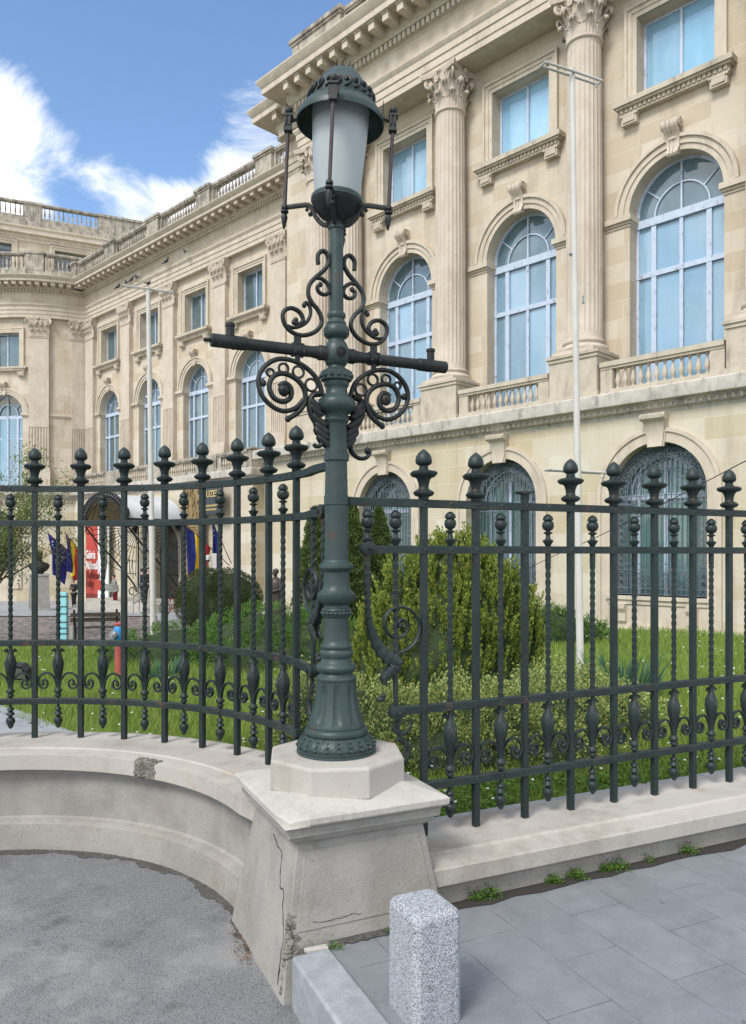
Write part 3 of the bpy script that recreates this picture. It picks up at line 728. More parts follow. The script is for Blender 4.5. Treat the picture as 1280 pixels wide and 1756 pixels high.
def scroll_bay(par, dz):
    """the decorated first bay beside the lamp, drawn in the x-z plane of the parent (x away from the post)"""
    A = [(.165, 1.68), (.163, 1.60), (.162, 1.495), (.165, 1.384), (.180, 1.273), (.216, 1.197), (.262, 1.139), (.300, 1.095), (.314, 1.042), (.316, .96), (.318, .90), (.322, .868), (.330, .788), (.352, .735), (.372, .70), (.365, .66), (.346, .636)]
    f = lambda P: [(x, 0, z - .24) for x, z in P]
    g = thing('x', None, None); bpy.data.objects.remove(g)
    m = MB()
    # twisted part of rod A
    C = catmull(f(A[:5]), 12); rr = []
    m2 = MB()
    for i, p in enumerate(C):
        a = PI * p.z / .085; r = .0175
        rr.append([(p.x + r * math.cos(a + k * PI / 2), r * math.sin(a + k * PI / 2), p.z) for k in range(4)])
    m.rings(rr)
    C = catmull(f(A[4:]), 5); n = len(C)
    m.tube(C, [.018 - .009 * i / n for i in range(n)], 7, flat=(1, .9))
    m.box(.165 - .012, .165 + .012, -.012, .012, 1.44, 1.47)
    # acanthus leaf wrapping the bend
    for dy in (-.014, .014):
        P = [(.168, 1.33), (.195, 1.245), (.235, 1.18), (.285, 1.135), (.315, 1.12), (.300, 1.085), (.268, 1.06), (.250, 1.035), (.262, 1.01)]
        C = catmull([(x, dy, z - .24) for x, z in P], 5); n = len(C)
        m.tube(C, [.008 + .026 * math.sin(PI * min(1, (i + 2) / n)) * (1 + .25 * math.sin(i * 1.9)) for i in range(n)], 7, flat=(1, .45), up=(0, 1, 0))
    m.ball((.235, 0, .70), .018, 8, (1.4, 1, .9)); m.ball((.252, 0, .715), .014, 8)
    for P in ([(.30, .80), (.335, .76), (.375, .765), (.405, .80), (.398, .83)], [(.33, .74), (.385, .70), (.39, .65), (.35, .60), (.335, .56)], [(.31, .70), (.30, .66), (.33, .63)]):
        C = catmull(f(P), 5); n = len(C); m.tube(C, [.014 - .008 * i / n for i in range(n)], 6, flat=(1, .6), up=(0, 1, 0))
    m.build('scroll_rod', M['iron'], par, sm=60)
    # rod B and the big spiral
    m = MB(); rr = []
    for i in range(90):
        zz = 1.14 - .24 + (1.66 - 1.14) * i / 89; a = PI * zz / .085; r = .0155
        rr.append([(.317 + r * math.cos(a + k * PI / 2), r * math.sin(a + k * PI / 2), zz) for k in range(4)])
    m.rings(rr); m.box(.317 - .011, .317 + .011, -.011, .011, 1.40, 1.47); m.tube([(.317, 0, .92), (.316, 0, .80), (.318, 0, .66)], .010, 6)
    m.build('twisted_rod', M['iron'], par, sm=25)
    P = [(.319, 1.159), (.385, 1.178), (.435, 1.225), (.450, 1.290), (.425, 1.350), (.367, 1.387), (.304, 1.383), (.262, 1.346), (.257, 1.290), (.293, 1.247), (.346, 1.240), (.379, 1.269), (.375, 1.312), (.346, 1.328), (.330, 1.309), (.346, 1.295)]
    m = MB(); C = catmull(f(P), 6); m.tube(C, [.0085] * len(C), 8, flat=(1, 1.5), up=(0, 1, 0)); m.ball((.343, 0, 1.298 - .24), .018, 10); m.tube([(.343, -.028, 1.058), (.343, .028, 1.058)], .007, 6)
    m.ball((.452, 0, 1.30 - .24), .012, 8)
    m.build('spiral', M['iron'], par, sm=60)
    for x, z in ((.165, 1.68 - .24), (.320, .868 - .24)):
        m = MB(); m.tube([(x, -.030, z), (x, -.024, z), (x, .024, z), (x, .030, z)], [.024, .036, .036, .024], 14)
        m.tube([(x, -.040, z), (x, .040, z)], .010, 8); m.ball((x, -.04, z), .011, 8); m.build('boss', M['iron'], par, sm=40)
    for x in (.165, .317):
        put(FM['bud'], 'bud_finial', par, (x, 0, 0))
def straight_fence():
    f = thing('iron_railing', 'straight dark green iron railing with spear finials along the pavement wall', 'railing', (CX, CY, .24), TH)
    L = 4.6; x0 = .475
    for h, a, b in ((H_R1, .06, 0), (H_R2, .165, 0), (H_R3, .32, 0), (H_R4, x0 - .06, 0)):
        m = MB(); m.sweep([(a, 0), (x0 + 29 * .309 + .1, 0)], rail_prof(h))
        k = 0
        while k < 59:
            x = x0 + k * .1545
            if x > a: m.ball((x, -.0205, h), .0075, 6, (1, .6, 1))
            k += 1
        m.build('rail', M['iron'], f, sm=30)
    for k in range(30):
        picket(f, x0 + .309 * k, 0, 0, stub=(k == 2))
        if k < 29: twrod(f, x0 + .309 * (k + .5), 0, 0)
    scroll_bay(f, 0)
straight_fence()
def curved_fence():
    f = thing('iron_railing', 'curved dark green iron railing with spear finials round the forecourt bay', 'railing', (0, 0, .424), 0)
    sp = math.degrees(.309 / AR)
    ph0 = math.degrees(math.atan2(4.263 - AY, -.44 - AX))
    # travelling from the first picket around; rails follow chords sampled finely
    for h, a in ((H_R1, ph0 - 10.5), (H_R2, ph0 - 10), (H_R3, ph0 - 8.5), (H_R4, ph0 - 1)):
        path = [arc(a + (ph0 + 13.2 * sp - a) * i / 60) for i in range(61)]
        if h == H_R1:
            path = [(CX - .02, CY + .10), (-.30, 3.99)] + [q for q in path if q[1] > 4.12]
        elif h == H_R2:
            path = [fwp(.165), fwp(.30)] + [q for q in path if q[1] > 4.15]
        elif h == H_R3:
            path = [fwp(.32), fwp(.45)] + [q for q in path if q[1] > 4.22]
        m = MB(); m.sweep(path, rail_prof(h))
        for k in range(27):
            x, y = arc(ph0 + sp * k / 2, AR - .0205); m.ball((x, y, h), .0075, 6)
        m.build('rail', M['iron'], f, sm=30)
    for k in range(14):
        a = ph0 + sp * k; x, y = arc(a); picket(f, x, y, R(a) + PI / 2)
        if k < 13:
            a += sp / 2; x, y = arc(a); twrod(f, x, y, R(a) + PI / 2)
    e = bpy.data.objects.new('tmp', None)
    n0 = set(f.children)
    scroll_bay(f, 0)
    mt = Matrix.Translation((CX, CY, 0)) @ Matrix.Rotation(TH + PI / 2, 4, 'Z')
    for o in f.children:
        if o not in n0: o.matrix_local = mt @ o.matrix_local
    bpy.data.objects.remove(e)
def fwp(t): return fw(0, t)
curved_fence()

# ---------------------------------------------------------------- lamp post
def lamp():
    L = thing('lamp_post', 'ornate green cast-iron lamp post with frosted lantern on the stone pier', 'lamp post', (CX, CY, 0), TH)
    m = MB()      # base
    def Z(y): return 1.931 - .000904 * y
    q = .000904
    m.lathe([(.170, .705), (.190, .712), (.190, .722), (.184, .726), (.188, .730), (.188, .738)], 48)
    m.lathe([(.182, .738), (.180, .752), (.166, .778), (.150, .796)], 96, rf=lambda a, z: 1 + .035 * abs(math.sin(10 * a)) * (1 if .74 < z < .79 else 0) + .018 * math.sin(40 * a) * (1 if z < .78 else 0))
    for k in range(20):
        a = 2 * PI * k / 20
        for (rr_, zz, sz) in ((.184, .750, .012), (.174, .768, .010), (.164, .786, .007)):
            m.ball((rr_ * math.cos(a), rr_ * math.sin(a), zz), sz, 6, (1, 1, .8))
        a += PI / 20; m.ball((.176 * math.cos(a), .176 * math.sin(a), .758), .009, 6)
    m.lathe([(.140, .792), (.148, .797), (.152, .806), (.152, .818), (.146, .828), (.136, .834), (.128, .838)], 48)
    flute = lambda a, z: 1 - .095 * max(0, math.sin(9 * a * 2 / 2)) ** .5 * sm01((z - .852) / .02) * sm01((1.040 - z) / .02)
    m.lathe([(.137, .836), (.136, .845), (.133, .852), (.128, .866), (.119, .890), (.110, .918), (.1035, .95), (.099, .985), (.0965, 1.018), (.095, 1.035), (.095, 1.050)], 144, rf=flute)
    m.lathe([(.093, 1.049), (.097, 1.056), (.097, 1.064), (.090, 1.072), (.080, 1.080), (.078, 1.088), (.088, 1.094), (.096, 1.105), (.097, 1.116), (.091, 1.128), (.078, 1.137), (.073, 1.145), (.071, 1.158), (.076, 1.166), (.080, 1.178), (.079, 1.190), (.072, 1.199), (.074, 1.204), (.078, 1.209), (.078, 1.215), (.066, 1.224), (.061, 1.245), (.059, 1.30), (.058, 1.352)], 48)
    m.lathe([(.058, 1.350), (.066, 1.356), (.068, 1.364)], 32)
    for k in range(22):
        a = 2 * PI * k / 22; m.ball((.066 * math.cos(a), .066 * math.sin(a), 1.372), .0115, 6)
    m.lathe([(.064, 1.366), (.066, 1.38), (.071, 1.386), (.069, 1.392), (.060, 1.398), (.057, 1.410), (.070, 1.418), (.086, 1.432), (.092, 1.446), (.092, 1.462), (.084, 1.468), (.070, 1.482), (.063, 1.505), (.061, 1.55), (.062, 1.568), (.074, 1.576), (.083, 1.586), (.083, 1.598), (.075, 1.607), (.062, 1.611), (.058, 1.625)], 48)
    m.build('base', M['iron_lamp'], L, sm=40)
    m = MB()      # shaft with rail clamps and collars
    m.lathe([(.057, 1.62), (.056, 1.80), (.0555, 1.885), (.059, 1.887), (.059, 1.93), (.055, 1.932), (.052, 2.08), (.0515, 2.095), (.060, 2.098), (.060, 2.128), (.052, 2.131), (.050, 2.27), (.053, 2.278), (.059, 2.284), (.060, 2.292), (.054, 2.300), (.057, 2.318), (.066, 2.326), (.082, 2.338), (.090, 2.352), (.091, 2.372), (.084, 2.390), (.066, 2.402), (.060, 2.412), (.052, 2.422), (.052, 2.445), (.057, 2.452), (.060, 2.460), (.060, 2.472), (.068, 2.476)], 40)
    m.lathe([(.068, 2.476), (.074, 2.480), (.076, 2.505), (.076, 2.520), (.066, 2.526), (.056, 2.532), (.042, 2.540), (.040, 2.548), (.050, 2.558), (.060, 2.580), (.063, 2.605), (.060, 2.630), (.050, 2.655), (.040, 2.668), (.038, 2.678), (.048, 2.684), (.058, 2.692), (.062, 2.705), (.062, 2.722), (.056, 2.736), (.046, 2.745), (.048, 2.752), (.042, 2.762), (.036, 2.775)], 40)
    for k in range(14):
        a = 2 * PI * k / 14; m.ball((.073 * math.cos(a), .073 * math.sin(a), 2.500), .012, 8, (1, 1, 1.1))
    m.build('shaft', M['iron_lamp'], L, sm=40)
    m = MB(); m.lathe([(.036, 2.77), (.045, 2.785), (.043, 2.80), (.0345, 2.808), (.0335, 3.0), (.033, 3.20), (.039, 3.203), (.039, 3.216), (.033, 3.222)], 28)
    m.build('pole', M['iron_lamp'], L, sm=40)
    for yy in (-.060, .060):
        m = MB(); m.ball((0, yy, 2.605), .02, 8, (1, .5, 1)); m.tube([(0, yy, 2.605), (0, yy * 1.08, 2.605)], .026, 14)
        for k in range(8): a = 2 * PI * k / 8; m.ball((.018 * math.cos(a), yy * 1.1, 2.605 + .018 * math.sin(a)), .005, 6)
        m.build('rosette', M['iron_dark'], L, sm=50)
    # cross arm
    m = MB()
    for s_ in (-1, 1):
        P = [(s_ * .05, .034), (s_ * .09, .036), (s_ * .095, .030), (s_ * .11, .029), (s_ * .12, .0265), (s_ * .44, .0265), (s_ * .445, .031), (s_ * .49, .031), (s_ * .50, .033), (s_ * .515, .030), (s_ * .60, .030), (s_ * .603, .027)]
        m.tube([(x, 0, 2.605) for x, r in P], [r for x, r in P], 20)
        if s_ < 0: m.tube([(-.60, 0, 2.605), (-.635, 0, 2.602)], .009, 8)
        m.lathe([(.019, 0), (.019, .048), (.0225, .05), (.0225, .064), (.017, .066)], 14, c=(s_ * .515, 0, 2.625))
    m.build('cross_arm', M['iron_dark'], L, sm=40)
    # clamps and lugs tying the scrolls to the arm
    for s_ in (-1, 1):
        m = MB()
        for dx in (-.022, .022):
            m.tube([(s_ * .196 + dx - .005, 0, 2.605), (s_ * .196 + dx + .005, 0, 2.605)], .034, 16)
            m.ball((s_ * .196 + dx, -.034, 2.590), .010, 6)
        m.box(s_ * .196 - .016, s_ * .196 + .016, -.008, .008, 2.625, 2.685)
        m.box(s_ * .196 - .010, s_ * .196 + .010, -.010, .010, 2.545, 2.585)
        m.build('arm_clamp', M['iron_dark'], L, sm=40)
    up = [(.093, 3.023), (.094, 3.065), (.071, 3.089), (.047, 3.076), (.040, 3.038), (.064, 2.998), (.104, 2.960), (.137, 2.918), (.142, 2.870), (.124, 2.836), (.098, 2.810), (.080, 2.780), (.076, 2.745), (.103, 2.706), (.147, 2.682), (.198, 2.677), (.244, 2.700), (.267, 2.740), (.262, 2.778), (.226, 2.797), (.186, 2.783), (.169, 2.750), (.188, 2.726), (.214, 2.732)]
    curl = [(.106, 2.956), (.075, 2.956), (.045, 2.935), (.036, 2.905), (.055, 2.884), (.085, 2.888), (.098, 2.912), (.082, 2.928)]
    br = [(.163, 2.819), (.156, 2.832), (.138, 2.822), (.131, 2.786), (.145, 2.750), (.173, 2.724), (.213, 2.708), (.250, 2.712)]
    big = [(.241, 2.281), (.19, 2.318), (.159, 2.367), (.163, 2.424), (.201, 2.468), (.264, 2.489), (.313, 2.471), (.333, 2.423), (.313, 2.374), (.267, 2.358), (.231, 2.380), (.228, 2.420), (.255, 2.444), (.283, 2.429)]
    outer = [(.070, 2.40), (.092, 2.468), (.14, 2.518), (.207, 2.55), (.281, 2.555), (.339, 2.527), (.377, 2.479), (.384, 2.422), (.36, 2.368), (.31, 2.327), (.258, 2.315), (.204, 2.335), (.165, 2.378)]
    for s_ in (-1, 1):
        m = MB()
        for P, r in ((up, .0105), (curl, .0095), (br, .009)):
            C = catmull([(s_ * x, 0, z) for x, z in P], 6); m.tube(C, r, 8, flat=(1, 1.35), up=(0, 1, 0))
            e = C[-1] if P is not br else C[0]; m.ball(tuple(e), .013, 8)
        m.ball((s_ * .205, 0, 2.742), .015, 8)
        m.build('upper_scroll', M['iron_dark'], L, sm=60)
        m = MB()
        for P, r in ((big, .0125), (outer, .0115)):
            C = catmull([(s_ * x, 0, z) for x, z in P], 7); m.tube(C, r, 8, flat=(1, 1.35), up=(0, 1, 0))
        m.ball((s_ * .262, 0, 2.412), .030, 10, (1, .8, 1)); m.tube([(s_ * .262, -.035, 2.412), (s_ * .262, .035, 2.412)], .010, 8)
        m.ball((s_ * .243, 0, 2.280), .016, 8); m.ball((s_ * .362, 0, 2.435), .017, 8)
        for (x, z, r) in ((.128, 2.448, .029), (.192, 2.503, .027), (.264, 2.512, .023), (.328, 2.487, .017)):
            c_ = [(s_ * x + r * math.cos(t * PI / 8), 0, z + r * math.sin(t * PI / 8)) for t in range(17)]
            m.tube(c_, .0062, 6, flat=(1, 1.8), up=(0, 1, 0), cap=False)
        m.build('lower_scroll', M['iron_dark'], L, sm=60)
        # acanthus bracket below
        m = MB()
        P = [(.085, 2.41), (.120, 2.400), (.138, 2.365), (.130, 2.312), (.100, 2.262), (.080, 2.225), (.070, 2.188), (.080, 2.145), (.112, 2.118), (.150, 2.118), (.174, 2.138), (.172, 2.158)]
        if s_ < 0: P = P[:7] + [(.085, 2.165), (.105, 2.160), (.115, 2.172)]
        C = catmull([(s_ * x, 0, z) for x, z in P], 6); n = len(C)
        m.tube(C, [.015 - .006 * i / n for i in range(n)], 8, flat=(1, 1.5), up=(0, 1, 0))
        if s_ > 0: m.ball((.163, 0, 2.155), .018, 8)
        for (x, z, a) in ((.118, 2.345, 2.6), (.105, 2.30, 2.9), (.090, 2.262, 3.2), (.115, 2.37, 2.2), (.09, 2.235, 3.4), (.075, 2.20, 3.2)):
            for dy in (-.012, .012):
                l = .042; C = catmull([(s_ * x, 0, z + .03), (s_ * (x + .012), dy * 1.2, z + .005), (s_ * (x + l * .45 * math.cos(a)), dy * 1.6, z - .022), (s_ * (x + l * math.cos(a)), dy * 1.8, z - .036), (s_ * (x + l * 1.25 * math.cos(a)), dy * 1.6, z - .024)], 4); k = len(C)
                m.tube(C, [.013 * math.sin(PI * (j + 1.5) / (k + 2)) + .002 for j in range(k)], 6, flat=(1, .55), up=(0, 1, 0))
        m.build('acanthus_bracket', M['iron_dark'], L, sm=60)
    # ---- lantern (leans a little to the right)
    tilt = Matrix.Translation((0, 0, 3.29)) @ Matrix.Rotation(-TH, 4, 'Z') @ Matrix.Rotation(R(2.6), 4, 'Y') @ Matrix.Translation((0, 0, -3.29))
    parts = []
    m = MB(); m.lathe([(.030, 3.205), (.036, 3.222), (.034, 3.235), (.050, 3.245), (.078, 3.262), (.100, 3.288), (.114, 3.315), (.120, 3.325), (.121, 3.350), (.114, 3.356), (.106, 3.352), (.06, 3.34)], 40); parts.append(m.build('bowl', M['iron_dark'], L, sm=40))
    m = MB(); m.lathe([(.119, 3.328), (.1235, 3.331), (.1235, 3.350), (.117, 3.357), (.108, 3.358)], 40); parts.append(m.build('bowl_rim', M['iron_lamp'], L, sm=40))
    m = MB(); m.lathe([(.104, 3.350), (.112, 3.40), (.122, 3.52), (.131, 3.64), (.139, 3.765)], 40); parts.append(m.build('glass', M['lampglass'], L, sm=60))
    m = MB()
    m.lathe([(.145, 3.775), (.180, 3.752), (.198, 3.722), (.2065, 3.700), (.2095, 3.702), (.2095, 3.722), (.200, 3.742), (.182, 3.768), (.165, 3.778), (.162, 3.786)], 56)
    m.lathe([(.158, 3.784), (.160, 3.790), (.157, 3.812), (.149, 3.836), (.137, 3.860), (.124, 3.880), (.113, 3.892), (.106, 3.896), (.096, 3.916), (.076, 3.940), (.050, 3.955), (.022, 3.961)], 48)
    m.lathe([(.022, 3.955), (.026, 3.962), (.026, 3.975), (.012, 3.985), (.002, 3.988)], 14)
    parts.append(m.build('hood', M['iron_lamp'], L, sm=40))
    m = MB()
    for k in range(22):
        a = 2 * PI * k / 22; rr_ = .157; c_, s2 = math.cos(a), math.sin(a)
        m.tube(catmull([(rr_ * c_, rr_ * s2, 3.80), (.160 * math.cos(a + .10), .160 * math.sin(a + .10), 3.808), (.158 * math.cos(a + .17), .158 * math.sin(a + .17), 3.826), (.150 * math.cos(a + .12), .150 * math.sin(a + .12), 3.846), (.147 * math.cos(a + .02), .147 * math.sin(a + .02), 3.842), (.153 * math.cos(a + .06), .153 * math.sin(a + .06), 3.830)], 3), .0075, 6)
    for k in range(8):
        a = 2 * PI * k / 8; m.tube([(.03 * math.cos(a), .03 * math.sin(a), 3.955), (.042 * math.cos(a), .042 * math.sin(a), 3.975), (.046 * math.cos(a + .2), .046 * math.sin(a + .2), 3.995)], [.005, .004, .002], 5)
    parts.append(m.build('hood_leaves', M['iron_dark'], L, sm=60))
    for k in range(4):
        a = R(-94.5 + 90 * k); c_, s2 = math.cos(a), math.sin(a)
        # arm
        m = MB(); P = [(.030, 3.222), (.065, 3.228), (.098, 3.262), (.118, 3.300), (.138, 3.318), (.175, 3.316), (.245, 3.306)]
        C = catmull([(r * c_, r * s2, z) for r, z in P], 5); m.tube(C, .0095, 6, flat=(1, 1.3))
        m.ball((.125 * c_, .125 * s2, 3.275), .012, 8); m.ball((.142 * c_, .142 * s2, 3.296), .010, 8)
        m.lathe([(.010, 3.318), (.017, 3.312), (.017, 3.300), (.010, 3.297), (.019, 3.290), (.019, 3.281), (.009, 3.276), (.013, 3.268), (.016, 3.255), (.010, 3.225), (.005, 3.205), (.001, 3.200)], 10, c=(.25 * c_, .25 * s2, 0))
        parts.append(m.build('lantern_arm', M['iron_dark'], L, sm=50))
        m = MB(); m.tube([(.25 * c_, .25 * s2, 3.31), (.252 * c_, .252 * s2, 3.70)], .0088, 8); parts.append(m.build('rod', M['rust'], L, sm=50))
        m = MB(); cc = (.252 * c_, .252 * s2, 0)
        mm = MB(); mm.frus([(3.665, .012, .012), (3.67, .019, .019), (3.69, .019, .019), (3.692, .015, .015), (3.738, .016, .016), (3.740, .021, .021), (3.75, .021, .021)])
        for dx in (-.010, .010):
            for yy in (-.019, .019): mm.box(dx - .004, dx + .004, yy - .004, yy + .004, 3.694, 3.737)
        mm.map(lambda x, y, z: (x * c_ - y * s2 + cc[0], x * s2 + y * c_ + cc[1], z)); m.join(mm)
        m.ball((cc[0], cc[1], 3.770), .020, 12); m.lathe([(.010, 3.748), (.014, 3.755)], 8, c=cc)
        m.tube([(.252 * c_, .252 * s2, 3.715), (.20 * c_, .20 * s2, 3.735)], .008, 6)
        parts.append(m.build('rod_cap', M['iron_dark'], L, sm=40))
    m = MB(); a = R(15); m.tube([(.205 * math.cos(a), .205 * math.sin(a), 3.735), (.208 * math.cos(a), .208 * math.sin(a), 3.86)], [.006, .002], 5); parts.append(m.build('hood_spike', M['iron_dark'], L))
    for o in parts: o.matrix_local = tilt
lamp()
# ---------------------------------------------------------------- the palace, in the facade's own frame: x along the wall, y inward
BX, BY, BT = 5.97, 21.4, math.atan2(-.712, .702)
BC, BS = math.cos(BT), math.sin(BT)
def b2w(x, y): return (BX + BC * x - BS * y, BY + BS * x + BC * y)
def w2b(X, Y): dx, dy = X - BX, Y - BY; return (BC * dx + BS * dy, -BS * dx + BC * dy)
PAL = thing('palace', 'cream limestone neoclassical palace with giant columns, arched windows and balustrades', 'building', (BX, BY, 0), BT)
Z_SP, Z_AP, HW = 11.16, 12.45, 1.29
RCX, RCY = -47.74, 5.41        # rotunda centre
RW = 7.3
def bend(thc):
    return lambda x, y, z: (RCX + (RW - y) * math.cos(thc + x / RW), RCY + (RW - y) * math.sin(thc + x / RW), z)
def flat(xc, yw): return lambda x, y, z: (x + xc, y + yw, z)
def wall_mb(x0, x1, z0, z1, ops, step=.8, ysplit=None):
    xs = set()
    for o in ops:
        n = 24 if o['arch'] else 4
        for i in range(n + 1):
            t = -math.cos(PI * i / n) if o['arch'] else -1 + 2 * i / n
            xs.add(round(o['xc'] + o['hw'] * t, 5))
    n = max(1, int((x1 - x0) / step))
    for i in range(n + 1):
        x = x0 + (x1 - x0) * i / n
        if all(abs(x - o['xc']) > o['hw'] + .02 for o in ops) or i in (0, n): xs.add(round(x, 5))
    xs = sorted(xs); m = MB()
    def top(o, x):
        if not o['arch']: return o['zt']
        return o['zs'] + math.sqrt(max(0, o['hw'] ** 2 - (x - o['xc']) ** 2))
    for a, b in zip(xs, xs[1:]):
        mid = (a + b) / 2; cur = (z0, z0)
        for o in sorted([o for o in ops if abs(mid - o['xc']) < o['hw']], key=lambda q: q['zb']):
            m.add([(a, 0, cur[0]), (b, 0, cur[1]), (b, 0, o['zb']), (a, 0, o['zb'])], [(0, 1, 2, 3)])
            cur = (top(o, a), top(o, b))
        m.add([(a, 0, cur[0]), (b, 0, cur[1]), (b, 0, z1), (a, 0, z1)], [(0, 1, 2, 3)])
    for o in ops:
        c, h = o['xc'], o['hw']
        if o['arch']: pts = [(c - h, o['zb']), (c - h, o['zs'])] + [(c - h * math.cos(PI * i / 24), o['zs'] + h * math.sin(PI * i / 24)) for i in range(1, 24)] + [(c + h, o['zs']), (c + h, o['zb'])]
        else: pts = [(c - h, o['zb']), (c - h, o['zt']), (c + h, o['zt']), (c + h, o['zb'])]
        for p, q in zip(pts, pts[1:] + pts[:1]):
            m.add([(p[0], 0, p[1]), (q[0], 0, q[1]), (q[0], o['d'], q[1]), (p[0], o['d'], p[1])], [(0, 1, 2, 3)])
    return m
def arcpts(c, zs, r, n=24, a0=0, a1=180): return [(c - r * math.cos(R(a0 + (a1 - a0) * i / n)), zs + r * math.sin(R(a0 + (a1 - a0) * i / n))) for i in range(n + 1)]
OPS_UP = [dict(xc=0, hw=HW, zb=6.0, zs=Z_SP, arch=True, d=.55), dict(xc=0, hw=1.065, zb=14.2, zt=16.58, arch=False, d=.55)]
OPS_LOW = [dict(xc=0, hw=1.295, zb=.56, zs=3.27, arch=True, d=.6)]
def up_trims():
    m = MB()       # archivolt
    for r0, r1, y in ((1.29, 1.44, -.05), (1.44, 1.60, -.09), (1.60, 1.70, -.15)):
        m.ribbon(arcpts(0, Z_SP, (r0 + r1) / 2), r1 - r0, y, .02)
    arch = m
    imp = []       # imposts, wrapping into the reveal
    for s in (-1, 1):
        m = MB()
        for (z0, z1, p) in ((10.86, 10.93, .03), (10.93, 11.0, .07), (11.0, 11.155, .14)):
            xa, xb = s * (1.29 - p * .6), s * (1.29 + .70)
            m.box(min(xa, xb), max(xa, xb), -p, .40, z0, z1)
        imp.append(m)
    m = MB()       # upper window surround
    for a, b, y in ((0, .13, -.05), (.13, .25, -.08), (.25, .33, -.13)):
        h = 1.065 + (a + b) / 2
        m.ribbon([(-h, 14.26), (-h, 16.58 + (a + b) / 2), (h, 16.58 + (a + b) / 2), (h, 14.26)], b - a, y, .02)
    sur = m
    m = MB()
    m.box(-1.62, 1.62, -.36, .30, 14.12, 14.262); m.box(-1.56, 1.56, -.30, .02, 14.06, 14.12)
    n = 22
    for i in range(n): x = -1.48 + 2.96 * (i + .5) / n; m.box(x - .045, x + .045, -.24, .0, 13.96, 14.06)
    m.box(-1.50, 1.50, -.20, .02, 13.90, 14.059)
    for s in (-1, 1): m.box(s * 1.22 - .22, s * 1.22 + .22, -.20, .02, 13.62, 13.899); m.box(s * 1.22 - .17, s * 1.22 + .17, -.23, -.19, 13.68, 13.85); m.box(s * 1.22 - .25, s * 1.22 + .25, -.235, .02, 13.84, 13.90)
    sill = m
    m = MB()       # scrolled keystone
    prof = [(-.10, 12.28), (-.22, 12.25), (-.27, 12.32), (-.24, 12.42), (-.17, 12.50), (-.17, 12.70), (-.22, 12.85), (-.32, 13.0), (-.46, 13.12), (-.50, 13.25), (-.46, 13.36), (-.34, 13.42), (-.10, 13.40)]
    def wid(z): return .19 + .10 * (z - 12.25) / 1.15
    for a, b, dy in ((-1, -.55, -.0), (-.52, -.06, .035), (.06, .52, .035), (.55, 1, 0), (-1, 1, .075)):
        rr = []
        for t in (a, b): rr.append([(t * wid(z), y + dy + (.0 if z < 13.3 else 0), z) for y, z in prof] + [(t * wid(12.3), .02, 12.28)][:0])
        m.rings([[(x, y, z) for x, y, z in r] for r in rr])
    for s in (-1, 1):
        P = [(s * .30, -.30 - .13 * math.cos(t), 13.25 + .13 * math.sin(t)) for t in [k * PI / 6 for k in range(13)]]
        m.tube(P, .035, 6); m.tube([(s * .27, -.30, 13.25), (s * .335, -.30, 13.25)], .06, 10)
    key = m; key.map(lambda x, y, z: (x * .78, y * .74, 12.34 + (z - 12.28) * .80))
    return arch, imp, sur, sill, key
def bent(m, mp):
    q = MB(); q.v = [mp(*p) for p in m.v]; q.f = list(m.f); return q
UT = up_trims()
def low_trims():
    m = MB()
    for r0, r1, y in ((1.295, 1.56, -.045), (1.56, 1.66, -.09)):
        r = (r0 + r1) / 2
        m.ribbon([(-r, -.6)] + arcpts(0, 3.27, r) + [(r, -.6)], r1 - r0, y, .02)
    arch = m
    m = MB(); prof = [(-.08, 4.42), (-.16, 4.43), (-.13, 4.60), (-.14, 4.85), (-.22, 5.05), (-.34, 5.14), (-.36, 5.24), (-.08, 5.27)]
    m.rings([[(s * (.19 + .10 * (z - 4.42) / .85), y, z) for y, z in prof] for s in (-1, 1)])
    m.rings([[(s * (.22 + .10 * (z - 4.42) / .85), y + .05, z) for y, z in prof] for s in (-1, 1)])
    m.tube([(-.33, -.25, 5.19), (.33, -.25, 5.19)], .09, 12)
    key = m
    m = MB(); m.box(-1.40, 1.40, -.12, .6, .46, .56); m.box(-1.36, 1.36, -.07, .3, .34, .459)
    m.box(-1.294, 1.294, -.03, .1, -.5, .339)
    for s in (-1, 1):
        m.rings([[(s * .95 + dx, y, z) for y, z in ((-.02, .34), (-.20, .34), (-.20, .22), (-.13, .10), (-.12, -.12), (-.02, -.14))] for dx in (-.13, .13)])
    m.box(-1.5, 1.5, -.14, .1, -.6, -.22)
    return arch, key, m
LT = low_trims()
